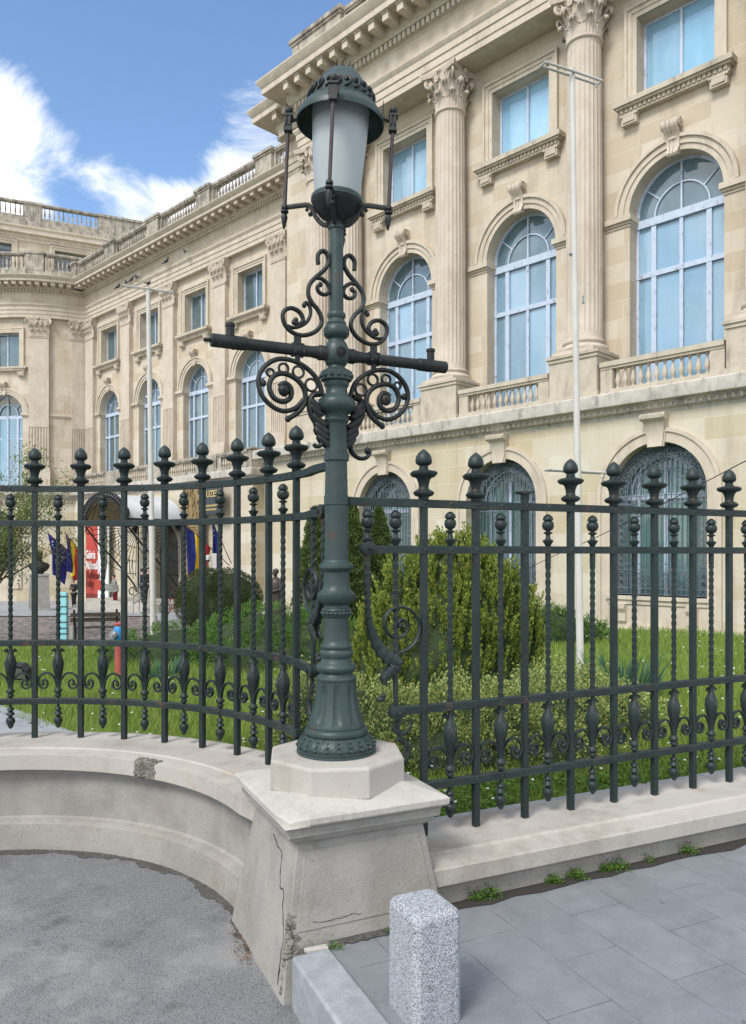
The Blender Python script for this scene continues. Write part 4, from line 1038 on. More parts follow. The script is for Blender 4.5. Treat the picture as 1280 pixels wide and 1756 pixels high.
# windows
def win_arch():
    fr = MB(); y0, y1 = .40, .50
    h = HW
    fr.ribbon([(-h + .04, 6.0), (-h + .04, Z_SP)] + arcpts(0, Z_SP, h - .04)[1:-1] + [(h - .04, Z_SP), (h - .04, 6.0)], .08, y0, y1)
    fr.box(-h, h, y0 - .04, y1, 10.84, 11.06)
    fr.box(-h, h, y0 - .02, y1, 9.42, 9.56)
    for x, w in ((-.78, .07), (0, .05), (.75, .07)): fr.box(x - w, x + w, y0 - .01, y1, 6.0, 10.85)
    fr.box(-.025, .025, y0 + .005, y1, 11.05, Z_AP)
    fr.ribbon(arcpts(0, 11.05, .76, 20), .04, y0 + .01, y1)
    for a in (38, 142): c, s = math.cos(R(a)), math.sin(R(a)); fr.ribbon([(c * .76, 11.05 + s * .76), (c * 1.27, 11.10 + s * 1.27)], .035, y0 + .02, y1)
    pn = MB(); k = 0
    for xa, xb in ((-h, -.78), (-.78, 0), (0, .75), (.75, h)):
        for za, zb in ((6.0, 9.49), (9.49, 10.95)):
            k += 1; d = .006 * ((k * 7) % 5 - 2); pn.add([(xa, .46 + d, za), (xb, .46 - d, za), (xb, .46 + d * .5, zb), (xa, .46, zb)], [(0, 1, 2, 3)])
    fan = MB(); P = [(-h, 10.95), (h, 10.95)] + [(x, z) for x, z in reversed(arcpts(0, Z_SP, h))]
    fan.add([(x, .46, z) for x, z in P], [tuple(range(len(P)))])
    return fr, pn, fan
def win_rect():
    fr = MB(); h = 1.065
    fr.ribbon([(-h + .035, 14.2), (-h + .035, 16.545), (h - .035, 16.545), (h - .035, 14.2)], .07, .40, .5)
    fr.box(-.04, .04, .395, .5, 14.2, 16.54); fr.box(-h, h, .4, .5, 14.2, 14.30)
    pn = MB()
    for xa, xb, d in ((-h, 0, .008), (0, h, -.006)): pn.add([(xa, .46 + d, 14.2), (xb, .46 - d, 14.2), (xb, .46 + d, 16.58), (xa, .46, 16.58)], [(0, 1, 2, 3)])
    return fr, pn
def win_low():
    fr = MB(); h = 1.295; zs = 3.27
    fr.box(-.05, .05, .50, .56, .56, 3.9); fr.box(-h, h, .50, .56, 3.12, 3.26)
    for x in (-.75, .75): fr.box(x - .03, x + .03, .50, .56, .56, 3.9)
    fr.ribbon(arcpts(0, zs, .95), .06, .5, .56)
    pn = MB(); P = [(-h, .56), (h, .56)] + list(reversed(arcpts(0, zs, h)))
    pn.add([(x, .57, z) for x, z in P], [tuple(range(len(P)))])
    g = MB(); y = .22; t = .013
    def ring(x, z, r, w=.018, n=8): g.ribbon([(x + r * math.cos(2 * PI * k / n), z + r * math.sin(2 * PI * k / n)) for k in range(n)], w, y - t, y + t, closed=True)
    radii = (h - .03, h - .09, h - .30, h - .36)
    for r in radii: g.ribbon([(-r, .58)] + arcpts(0, zs, r, 20) + [(r, .58)], .022, y - t, y + t)
    k = 0
    for a in range(4, 178, 8):
        r = h - .195; ring(-r * math.cos(R(a)), zs + r * math.sin(R(a)), .075)
        c, s = math.cos(R(a + 4)), math.sin(R(a + 4)); g.ribbon([(c * radii[3], zs + s * radii[3]), (c * radii[1], zs + s * radii[1])], .018, y - t, y + t)
    z = .72
    while z < zs - .05:
        for s in (-1, 1): ring(s * (h - .195), z, .075); g.box(min(s * radii[3], s * radii[1]), max(s * radii[3], s * radii[1]), y - t, y + t, z + .085, z + .10)
        z += .185
    for i in range(-6, 7):
        x = i * .137; top = zs + math.sqrt(max(.01, radii[3] ** 2 - x * x)); g.box(x - .010, x + .010, y - t, y + t, .58, top)
    for z in (.60, .76, 1.25, 1.40, 3.0, 3.2): g.box(-h + .02, h - .02, y - t - .004, y + t + .004, z - .012, z + .012)
    for i in range(-6, 7):
        for z in (.87, 1.01, 1.14): ring(i * .137, z, .05, .016, 6)
    for r in (.70, .62): g.ribbon(arcpts(0, zs, r, 18), .018, y - t, y + t)
    return fr, pn, g
WA, WR, WL = win_arch(), win_rect(), win_low()
def bay(mp, upper=True, low=None, pane='pane', pane2='pane_up', flatmesh=True):
    """windows, trims; mp maps canonical bay coordinates into the palace frame"""
    if upper:
        bent(UT[0], mp).build('archivolt', M['trim'], PAL, sm=30)
        for im in UT[1]: bent(im, mp).build('impost', M['trim'], PAL, sm=30)
        bent(UT[2], mp).build('window_surround', M['trim'], PAL, sm=30); bent(UT[4], mp).build('keystone', M['column'], PAL, sm=40)
        for nm, wdw, pm, sill in (('arched_window', WA, pane, None), ('square_window', WR, pane2, UT[3])):
            w = bent(wdw[0], mp).build(nm, M['frame'], PAL, sm=30)
            bent(wdw[1], mp).build('pane', M[pm], w, sm=0)
            if nm == 'arched_window': bent(wdw[2], mp).build('fanlight_pane', M['pane_fan'], w, sm=0)
            if sill: bent(sill, mp).build('sill', M['stain'], w, sm=0)
    if low:
        bent(LT[0], low).build('archivolt', M['trim'], PAL, sm=30); bent(LT[1], low).build('keystone', M['trim'], PAL, sm=30)
        w = bent(WL[0], low).build('ground_floor_window', M['frame'], PAL, sm=30)
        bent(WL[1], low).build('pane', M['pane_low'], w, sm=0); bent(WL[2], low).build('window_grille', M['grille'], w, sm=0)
        bent(LT[2], low).build('sill', M['trim'], w, sm=0)
WX = [1.975, -2.975, -7.925, 6.925]
for x in WX: bay(flat(x, 1.05), low=flat(x, 0))
# pavilion walls
def shift(ops, dx):
    out = []
    for o in ops: q = dict(o); q['xc'] = q['xc'] + dx; out.append(q)
    return out
ops = [q for x in WX for q in shift(OPS_UP, x)]
m = wall_mb(-14.75, 9.4, 5.9, 17.9, ops); m.map(flat(0, 1.05))
m.box(-14.75, -14.74, 1.05, 9, 5.9, 17.9); m.box(9.39, 9.4, 1.05, 9, 5.9, 17.9)
m.build('upper_wall', M['wall'], PAL, sm=0)
ops = [q for x in WX for q in shift(OPS_LOW, x)]
m = wall_mb(-14.9, 9.4, -3, 5.6, ops); m.box(-14.9, -14.89, 0, 9, -3, 5.6)
m.build('podium_wall', M['wall_low'], PAL, sm=0)
m = MB(); m.sweep([(-15, 5), (-15, -.02), (9.4, -.02)], [(0, -3), (.16, -3), (.16, -.30), (.13, -.26), (0, -.24)]); m.build('wall_base', M['stain'], PAL, sm=0)
# interior darkness box: back walls so the openings do not look through
m = MB(); m.box(-14.5, 9.3, 2.2, 2.4, -2, 18); m.build('interior_dark_wall', M['door'], PAL, sm=0)
LEDGE = [(-.3, 5.30), (0, 5.30), (.03, 5.38), (.14, 5.42), (.16, 5.46), (.14, 5.50), (.20, 5.56), (.35, 5.60), (.36, 5.64), (.36, 5.92), (.33, 5.96), (-.3, 5.97)]
def beads(path, o, z, r, sp, sc=(1, 1, 1)):
    m = MB()
    for (x0, y0), (x1, y1) in zip(path, path[1:]):
        d = Vector((x1 - x0, y1 - y0)); L = d.length; d.normalize(); nx, ny = d.y, -d.x
        n = int(L / sp)
        for i in range(n):
            t = (i + .5) * L / n; m.ball((x0 + d.x * t + nx * o, y0 + d.y * t + ny * o, z), r, 6, sc)
    return m
def boxes(path, o0, o1, z0, z1, w, sp, mt, name):
    m = MB()
    for (x0, y0), (x1, y1) in zip(path, path[1:]):
        d = Vector((x1 - x0, y1 - y0)); L = d.length; d.normalize(); nx, ny = d.y, -d.x
        n = max(1, int(round(L / sp)))
        for i in range(n):
            t = (i + .5) * L / n; cx, cy = x0 + d.x * t, y0 + d.y * t
            vs = []
            for z in (z0, z1):
                for (a, o) in ((-w / 2, o0), (w / 2, o0), (w / 2, o1), (-w / 2, o1)): vs.append((cx + d.x * a + nx * o, cy + d.y * a + ny * o, z))
            m.add(vs, [(0, 1, 2, 3), (4, 5, 6, 7), (0, 1, 5, 4), (1, 2, 6, 5), (2, 3, 7, 6), (3, 0, 4, 7)])
    return m
lp = [(-14.9, 6), (-14.9, 0), (9.4, 0)]
MB().sweep(lp, LEDGE).build('string_course', M['ledge'], PAL, sm=30)
beads(lp[1:], .15, 5.48, .07, .19, (.9, 1, 1)).build('egg_moulding', M['stain'], PAL, sm=60)
BAL = [(.055, 0), (.055, .05), (.035, .06), (.05, .11), (.075, .18), (.072, .24), (.045, .34), (.03, .42), (.03, .46), (.045, .475), (.035, .49), (.055, .50), (.055, .54)]
def balustrade(name, mp, x0, x1, z0, h=.92, dep=.11, mt='stain', end=.35, sp=.212, railmat=None):
    """base rail, balusters, top rail; canonical coords x along, y=0 centre line"""
    b0, t0 = z0 + .17, z0 + h - .20
    m = MB()
    n = max(2, int((x1 - x0) / 1.0))
    for (za, zb, d) in ((z0, z0 + .10, dep + .05), (z0 + .10, b0, dep + .02), (t0, t0 + .07, dep + .02), (t0 + .07, t0 + .20, dep + .06)):
        m.rings([[(x0 + (x1 - x0) * i / n, -d, za), (x0 + (x1 - x0) * i / n, -d, zb), (x0 + (x1 - x0) * i / n, d, zb), (x0 + (x1 - x0) * i / n, d, za)] for i in range(n + 1)])
    for a, b in ((x0, x0 + end), (x1 - end, x1)):
        if end > 0: m.box(a, b, -dep, dep, b0 - .01, t0 + .01)
    o = bent(m, mp).build(name, M[railmat or mt], PAL, sm=0)
    m = MB(); L = x1 - x0 - 2 * end; n = int(L / sp); k = (t0 - b0) / .54
    for i in range(n):
        x = x0 + end + L * (i + .5) / n; m.lathe([(r, z * k) for r, z in BAL], 8, c=(x, 0, b0), cap=False)
    bent(m, mp).build('balusters', M[mt], o, sm=50)
    return o
COLX = [-.45, -5.4, -10.35, 4.5, -12.05]
edges = [(-9.5, -6.3), (-4.6, -1.3), (.4, 3.65), (5.35, 8.6)]
edges = [(-9.53, -6.22), (-4.58, -1.27), (.37, 3.68), (5.32, 9.4)]
for a, b in edges: balustrade('window_balustrade', flat(0, .10), a, b, 5.96)
def pedestal(x, y0, w=.80):
    m = MB()
    m.box(x - w, x + w, y0, 1.05, 5.96, 6.14); m.box(x - w + .05, x + w - .05, y0 + .05, 1.05, 6.14, 7.10); m.box(x - w + .01, x + w - .01, y0 + .01, 1.05, 7.10, 7.20); m.box(x - w - .03, x + w + .03, y0 - .03, 1.05, 7.20, 7.28)
    m.build('column_pedestal', M['stain'], PAL, sm=0)
for x in COLX[:2] + COLX[3:4]: pedestal(x, -.14)
pedestal(-11.2, -.14, 1.65)
# fluted column with Corinthian capital
def column_mesh():
    seg = 144
    fl = lambda a, z: 1 - .045 * (max(0, math.sin(12 * a * 2 / 2 + .0)) if False else abs(math.sin(12 * a)) ** .55) * sm01((z - 7.86) / .06) * sm01((16.12 - z) / .08)
    m = MB()
    zs = [7.72, 7.80, 7.86, 7.92, 9, 10.5, 12, 13.5, 15, 16.0, 16.06, 16.12, 16.18]
    rr = []
    for z in zs:
        t = (z - 7.7) / 8.5; r = .515 - .045 * t ** 1.6 + (.03 if z < 7.75 else 0)
        rr.append((r, z))
    m.lathe(rr, seg, rf=fl)
    sh = m.mesh('column', M['column'], 25)
    m = MB(); m.box(-.66, .66, -.66, .66, 7.281, 7.40)
    m.lathe([(.64, 7.40), (.67, 7.44), (.67, 7.49), (.63, 7.54), (.585, 7.56), (.56, 7.59), (.58, 7.61), (.605, 7.64), (.605, 7.67), (.57, 7.70), (.54, 7.72)], 40)
    return sh, m.mesh('column_base', M['column'], 40)
def leaf(m, base, out, w, h, proj, fat=.05):
    """one acanthus leaf: base point, outward unit vector (2-D), width, height, curl projection"""
    ox, oy = out; tx, ty = -oy, ox
    rows = [(0, .75, .02), (.15, .95, .04), (.30, .80, .07), (.42, 1.02, .12), (.56, .84, .22), (.68, 1.0, .38), (.80, .72, .58), (.91, .82, .82), (.97, .55, 1.0), (.93, .45, 1.14), (.84, .32, 1.18), (.79, .18, 1.08)]
    for side in (0, 1):
        rr = []
        for i, (fz, fw_, fo) in enumerate(rows):
            r = []; ww = w * fw_
            for j in range(7):
                s = (j - 3) / 3
                o_ = fo * proj + (fat * .55 if j == 3 else (-.1 * fat if j in (2, 4) else (.25 * fat if j in (1, 5) else -.7 * fat))) - side * .035
                zz = fz * h - (abs(s) ** 2) * h * (.09 if i > 4 else .0)
                r.append((base[0] + ox * o_ + tx * s * ww / 2, base[1] + oy * o_ + ty * s * ww / 2, base[2] + zz))
            rr.append(r)
        k = 7
        m.add([p for r in rr for p in r], [(i * k + j, i * k + j + 1, (i + 1) * k + j + 1, (i + 1) * k + j) for i in range(len(rr) - 1) for j in range(k - 1)])
def volute(m, p, d, r, w):
    """spiral in the vertical plane containing horizontal direction d, centred at p"""
    P = []
    r *= 1.12; w *= 1.25
    for i in range(22):
        t = i / 21; a = PI * .75 - t * 2 * PI * 1.35; q = r * (1 - .72 * t)
        P.append((p[0] + d[0] * q * math.cos(a), p[1] + d[1] * q * math.cos(a), p[2] + q * math.sin(a)))
    m.tube(P, [w * (1 - .4 * i / 21) for i in range(22)], 6, flat=(1, 1.5))
    m.ball(p, w * 1.1, 6)
def capital(square=False, z0=16.18, H=1.35, r=.47, w=None, depth=None):
    m = MB()
    if not square:
        m.lathe([(r, z0 - .02), (r + .05, z0), (r + .06, z0 + .03), (r + .05, z0 + .07), (r - .01, z0 + .09), (r - .01, z0 + .5), (r + .03, z0 + .9), (r + .14, z0 + H - .2), (r + .16, z0 + H - .16)], 32)
        n = 8
        for row, (hh, pr, off, ww) in enumerate(((.50, .22, 0, .36), (.88, .26, .5, .38))):
            for k in range(n):
                a = 2 * PI * (k + off) / n
                leaf(m, ((r + .0) * math.cos(a), (r + .0) * math.sin(a), z0 + .09), (math.cos(a), math.sin(a)), ww, hh, pr)
        for k in range(4):
            a = PI / 4 + k * PI / 2; d = (math.cos(a), math.sin(a))
            volute(m, (.70 * d[0], .70 * d[1], z0 + H - .30), d, .145, .035)
            for e in (-.28, .28):
                da = a + e; C = catmull([(.50 * math.cos(da), .50 * math.sin(da), z0 + .62), (.55 * math.cos(da), .55 * math.sin(da), z0 + .85), (.68 * math.cos(a + e * .3), .68 * math.sin(a + e * .3), z0 + H - .2)], 4)
                m.tube(C, .03, 5)
            # small inner helices and the flower on each side
            b = k * PI / 2; d2 = (math.cos(b), math.sin(b)); t2 = (-math.sin(b), math.cos(b))
            for s in (-1, 1): volute(m, (.57 * d2[0] + t2[0] * s * .13, .57 * d2[1] + t2[1] * s * .13, z0 + H - .30), (t2[0] * s * -1, t2[1] * s * -1), .085, .026)
            m.ball((.62 * d2[0], .62 * d2[1], z0 + H - .09), .085, 8, (1, 1, 1))
            leaf(m, (.50 * d2[0], .50 * d2[1], z0 + .70), d2, .20, .42, .10)
        # abacus with concave sides
        rr = []
        for z, g in ((z0 + H - .16, .97), (z0 + H - .10, 1.0), (z0 + H - .03, 1.03), (z0 + H, 1.03)):
            ring = []
            for k in range(4):
                a = k * PI / 2; d2 = (math.cos(a), math.sin(a)); t2 = (-math.sin(a), math.cos(a))
                for i in range(9):
                    s = -1 + 2 * i / 9; q = .56 + .17 * s * s
                    ring.append(((d2[0] * q + t2[0] * s * .70) * g, (d2[1] * q + t2[1] * s * .70) * g, z))
            rr.append(ring)
        m.rings(rr)
    else:          # pilaster capital, front at y=0 growing to -y, half width w
        w_ = w; dd = depth
        m.frus([(z0 - .02, w_, dd), (z0, w_ + .04, dd + .04), (z0 + .05, w_ + .04, dd + .04), (z0 + .08, w_ - .02, dd - .02), (z0 + .8, w_, dd), (z0 + H - .16, w_ + .10, dd + .08)])
        for row, (hh, pr, xs_) in enumerate(((.50, .17, (-.36, 0, .36)), (.88, .20, (-.50, -.17, .17, .50)))):
            for x in xs_: leaf(m, (x, -dd, z0 + .08), (0, -1), .36, hh, pr)
        for s in (-1, 1):
            leaf(m, (s * w_, 0, z0 + .08), (s, 0), .28, .46, .12); leaf(m, (s * w_, 0, z0 + .08), (s, 0), .28, .8, .14)
            d = (s * .707, -.707); volute(m, (s * (w_ + .07), -dd - .09, z0 + H - .30), d, .14, .034)
            volute(m, (s * .15, -dd - .08, z0 + H - .32), (-s, 0), .10, .024)
            m.tube(catmull([(s * .35, -dd, z0 + .6), (s * .38, -dd - .06, z0 + .85), (s * w_, -dd - .10, z0 + H - .2)], 4), .03, 5)
        m.ball((0, -dd - .10, z0 + H - .08), .10, 8)
        m.frus([(z0 + H - .16, w_ + .10, dd + .09), (z0 + H - .08, w_ + .14, dd + .13), (z0 + H, w_ + .15, dd + .14)])
    return m
SH, CB = column_mesh(); CAPM = capital().mesh('capital', M['column'], 50)
for x in COLX:
    o = put(SH, 'column', PAL, (x, .55, 0), (0, 0, rnd.random())); o.rotation_euler = (0, 0, 0)
    put(CB, 'column_base', o); put(CAPM, 'capital', o)
# entablature
def entab(path, kz=1.0, mt='trim'):
    zf = lambda z: 19.17 + (z - 19.17) * kz
    A = [(-.30, 17.53), (0, 17.53), (0, 17.74), (.035, 17.75), (.035, 18.0), (.075, 18.01), (.075, 18.22), (.12, 18.27), (.17, 18.36), (.17, 18.42), (-.3, 18.43)]
    MB().sweep(path, A).build('architrave', M['trim'], PAL, sm=20)
    MB().sweep(path, [(-.3, 18.42), (.02, 18.42), (.02, 19.08), (.08, 19.14), (.08, 19.18), (-.3, 19.18)]).build('frieze', M['wall'], PAL, sm=20)
    C = [(-.3, 19.17), (.13, 19.18), (.13, 19.40), (.26, 19.42), (.30, 19.47), (.30, 19.50), (.34, 19.52), (.34, 19.84), (.98, 19.85), (1.02, 19.84), (1.04, 19.86), (1.04, 20.06), (1.10, 20.12), (1.20, 20.28), (1.22, 20.32), (1.22, 20.37), (-.3, 20.44)]
    MB().sweep(path, [(o, zf(z)) for o, z in C]).build('cornice', M[mt], PAL, sm=20)
    boxes(path, .12, .25, zf(19.19), zf(19.39), .13, .215, None, None).build('dentils', M['trim'], PAL, sm=0)
    q = boxes(path, .33, .93, zf(19.56), zf(19.80), .27, .67, None, None); q.join(boxes(path, .33, .975, zf(19.795), zf(19.845), .32, .67, None, None)); q.build('modillions', M['trim'], PAL, sm=0)
ep = [(-14.75, 6), (-14.75, 1.05), (-12.80, 1.05), (-12.80, .10), (9.4, .10)]
entab(ep)
m = MB(); m.box(-12.78, 9.39, .39, 1.06, 17.54, 19.0); m.build('soffit', M['trim'], PAL, sm=0)
m = MB(); m.box(-14.6, 9.3, .5, 14, 19.0, 20.42); m.build('roof_slab', M['stain'], PAL, sm=0)
# attic parapet of the pavilion
def block(x0, x1, y0, y1, z0=20.42, z1=22.1, name='parapet_block'):
    m = MB(); m.box(x0 - .04, x1 + .04, y0 - .04, y1 + .04, z0, z0 + .28); m.box(x0, x1, y0, y1, z0 + .28, z1 - .24); m.box(x0 - .05, x1 + .05, y0 - .05, y1 + .05, z1 - .24, z1 - .14); m.box(x0 - .11, x1 + .11, y0 - .11, y1 + .11, z1 - .14, z1)
    return m.build(name, M['dirty'], PAL, sm=0)
block(-12.45, -9.7, -.50, .10, z1=21.52)
px = [-10.05]
for a, b in ((-9.7, -6.1), (-4.7, -1.15), (.25, 3.8), (5.2, 9.4)):
    balustrade('parapet_balustrade', flat(0, -.20), a, b, 20.42, h=1.04, dep=.15, mt='dirty', end=.15, sp=.262)
for x in (-5.4, -.45, 4.5): block(x - .70, x + .70, -.50, .10, z1=21.54)
block(-12.45, -11.85, .11, 8, z1=21.50)
# ---------------------------------------------------------------- recessed wing
WY = 4.0
WROT = R(1.41)
WM = Matrix.Translation((-40.1, 3.72, 0)) @ Matrix.Rotation(WROT, 4, 'Z') @ Matrix.Translation((40.1, -3.72, 0))
_before = set(PAL.children)
WWX = [-22.1, -27.2, -32.25, -37.35]
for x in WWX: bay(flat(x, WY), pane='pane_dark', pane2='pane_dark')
ops = [q for x in WWX for q in shift(OPS_UP, x)]
wall_mb(-40.3, -14.75, 5.9, 17.9, ops).map(flat(0, WY)).build('upper_wall', M['wall'], PAL, sm=0)
m = MB(); m.box(-40.1, -14.5, 5.2, 5.4, -2, 18); m.build('interior_dark_wall', M['door'], PAL, sm=0)  # dark sheet painted as interior darkness behind the wing openings
def pil(mp, w=.55, name='pilaster'):
    m = MB()
    m.box(-w - .08, w + .08, -.36, .02, 7.28, 7.42); m.box(-w - .05, w + .05, -.34, .02, 7.42, 7.60); m.box(-w - .01, w + .01, -.30, .02, 7.60, 7.70)
    m.box(-w, w, -.27, .02, 10.20, 16.2); m.box(-w, w, -.235, .02, 7.7, 10.20)
    n = 7
    for i in range(n + 1):
        x = -w + 2 * w * i / n; m.box(max(-w, x - .028), min(w, x + .028), -.27, -.235, 7.7, 10.199)
    m.box(-w - .1, w + .1, -.40, .02, 5.97, 7.28)
    o = bent(m, mp).build(name, M['column'], PAL, sm=0)
    c = capital(True, w=w, depth=.27); bent(c, mp).build('capital', M['column'], o, sm=50)
for x in (-19.5, -24.55, -29.7, -34.8, -39.7): pil(flat(x, WY))
m = wall_mb(-40.3, -20.5, -3, 5.6, [dict(xc=-28.9, hw=1.6, zb=-2.5, zs=1.9, arch=True, d=.8)]); m.map(flat(0, 2.95)); m.box(-20.51, -20.5, 2.95, 3.85, -3, 5.6); m.box(-20.5, -14.7, 3.8, 3.81, -3, 5.6)
m.build('podium_wall', M['wall_low'], PAL, sm=0)
m = MB(); m.box(-30.6, -27.2, 3.7, 3.76, -2.5, 3.6); m.build('entrance_door', M['door'], PAL, sm=0)
lw = [(-40.1, 2.95), (-20.5, 2.95), (-20.5, 3.8), (-14.9, 3.8)]
MB().sweep(lw, LEDGE).build('string_course', M['ledge'], PAL, sm=30)
for x0, x1 in ((-23.2, -22.0), (-26.0, -25.6), (-36, -35.4)):
    m = MB().box(x0, x1, 2.90, 3.02, -2, 5.29)
    m.build('wall_pilaster_strip', M['trim'], PAL, sm=0)
for a, b in ((-39.5, -35.3), (-33.7, -30.1), (-28.5, -24.9), (-23.3, -20.6)):
    balustrade('balcony_balustrade', flat(0, 2.85), a, b, 5.97, mt='stain', railmat='dirty')
for x in (-34.5, -29.3, -24.1):
    m = MB(); m.box(x - .8, x + .8, 2.70, 3.0, 5.97, 6.86); m.build('balcony_pedestal', M['dirty'], PAL, sm=0)
m = MB(); m.box(-20.62, -20.3, 2.72, 3.7, 5.965, 6.88); m.box(-20.7, -20.2, 2.65, 3.7, 6.88, 6.95); m.build('balcony_end', M['dirty'], PAL, sm=0)
wend = WM @ Vector((-14.7, 3.72, 0))
# rotunda + wing entablature in one run
def rpt(deg, r): return (RCX + r * math.cos(R(deg)), RCY + r * math.sin(R(deg)))
ra = [-112 + i * 3.32 for i in range(31)]
m = MB(); m.box(-40.1, -14.7, 4.0, 12, 19.0, 20.05); m.build('roof_slab', M['stain'], PAL, sm=0)
# wing parapet
pp = [-19.3, -24.5, -29.6, -34.8]
xs_ = [-14.8] + [x for x in pp] + [-40.0]
for a, b in zip(xs_, xs_[1:]): balustrade('parapet_balustrade', flat(0, 2.93), b + .65, a - (.65 if a != -14.8 else 0), 20.04, h=1.06, dep=.14, mt='dirty', end=.12, sp=.262)
for x in pp: block(x - .62, x + .62, 2.65, 3.21, z0=20.04, z1=21.14)
block(-40.3, -39.4, 2.65, 3.21, z0=20.04, z1=21.14)
for o in PAL.children:
    if o not in _before: o.matrix_local = WM @ o.matrix_local
wing = [rpt(a, 7.6) for a in ra[:-1]] + [(-40.2, 3.72), (wend.x, wend.y)]
entab(wing, .70)
m = MB(); m.lathe([(7.3, 19.0), (7.3, 20.1)], 48, c=(RCX, RCY, 0)); m.build('rotunda_roof', M['stain'], PAL, sm=30)
# rotunda drum
def bwall(a0, a1, r, z0, z1, n=30):
    m = MB(); P = [rpt(a0 + (a1 - a0) * i / n, r) for i in range(n + 1)]
    m.add([(x, y, z0) for x, y in P] + [(x, y, z1) for x, y in P], [(i, i + 1, n + 2 + i, n + 1 + i) for i in range(n)]); return m
tc_ = R(-53.5)
halfb = RW * R(17)
m = bent(wall_mb(-halfb, halfb, 5.9, 17.9, OPS_UP, step=.3), bend(tc_)); m.join(bwall(-36.5, -10, RW, 5.9, 17.9, 14)); m.join(bwall(-112, -70.5, RW, 5.9, 17.9, 16)); m.build('rotunda_upper_wall', M['wall'], PAL, sm=10)
RL = 8.0
def bendl(th): return lambda x, y, z: (RCX + (RL - y) * math.cos(th + x / RL), RCY + (RL - y) * math.sin(th + x / RL), z)
hb = RL * R(17)
m = bent(wall_mb(-hb, hb, -3, 5.6, OPS_LOW, step=.3), bendl(tc_)); m.join(bwall(-36.5, -8, RL, -3, 5.6, 14)); m.join(bwall(-112, -70.5, RL, -3, 5.6, 16)); m.build('rotunda_podium_wall', M['wall_low'], PAL, sm=10)
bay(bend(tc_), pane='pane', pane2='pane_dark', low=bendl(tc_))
m = MB(); m.lathe([(6.3, -2), (6.3, 18)], 40, c=(RCX, RCY, 0)); m.build('rotunda_dark_core', M['door'], PAL, sm=30)  # dark drum painted as interior darkness behind the rotunda openings
for a in (-34.8, -72.2): pil(bend(R(a)), .62)
pil(bend(R(-15.2)), .5)
rl = [rpt(a, RL) for a in ra]
MB().sweep(rl, LEDGE).build('string_course', M['ledge'], PAL, sm=30)
boxes(rl, 0, .12, 5.1, 5.28, .12, .24, None, None).build('ledge_dentils', M['trim'], PAL, sm=0)
m = MB().sweep([rpt(a, RW) for a in ra if -33 < a < -15 or False] or rl, [(0, 10.86), (.06, 10.9), (.12, 11.0), (.12, 11.14), (0, 11.16)]); m.build('impost_band', M['trim'], PAL, sm=20)
RP = 8.2
def rarc(a): return lambda x, y, z: (RCX + (RP - y) * math.cos(R(a) + x / RP), RCY + (RP - y) * math.sin(R(a) + x / RP), z)
bent(MB().sweep([(-9 + .5 * i, 0) for i in range(37)], [(-.25, 20.05), (.25, 20.05), (.25, 20.38), (-.25, 20.38)]), rarc(-53.5)).build('blocking_course', M['dirty'], PAL, sm=20)
for a, w in ((-19.5, 1.55), (-53.5, 2.1), (-91, 2.1)): balustrade('parapet_balustrade', rarc(a), -w, w, 20.38, h=1.22, dep=.14, mt='dirty', end=.1, sp=.262)
for a in (-35, -72): bent(MB().box(-.55, .55, -.28, .28, 20.38, 21.48).box(-.62, .62, -.34, .34, 21.48, 21.64), rarc(a)).build('parapet_block', M['dirty'], PAL, sm=0)
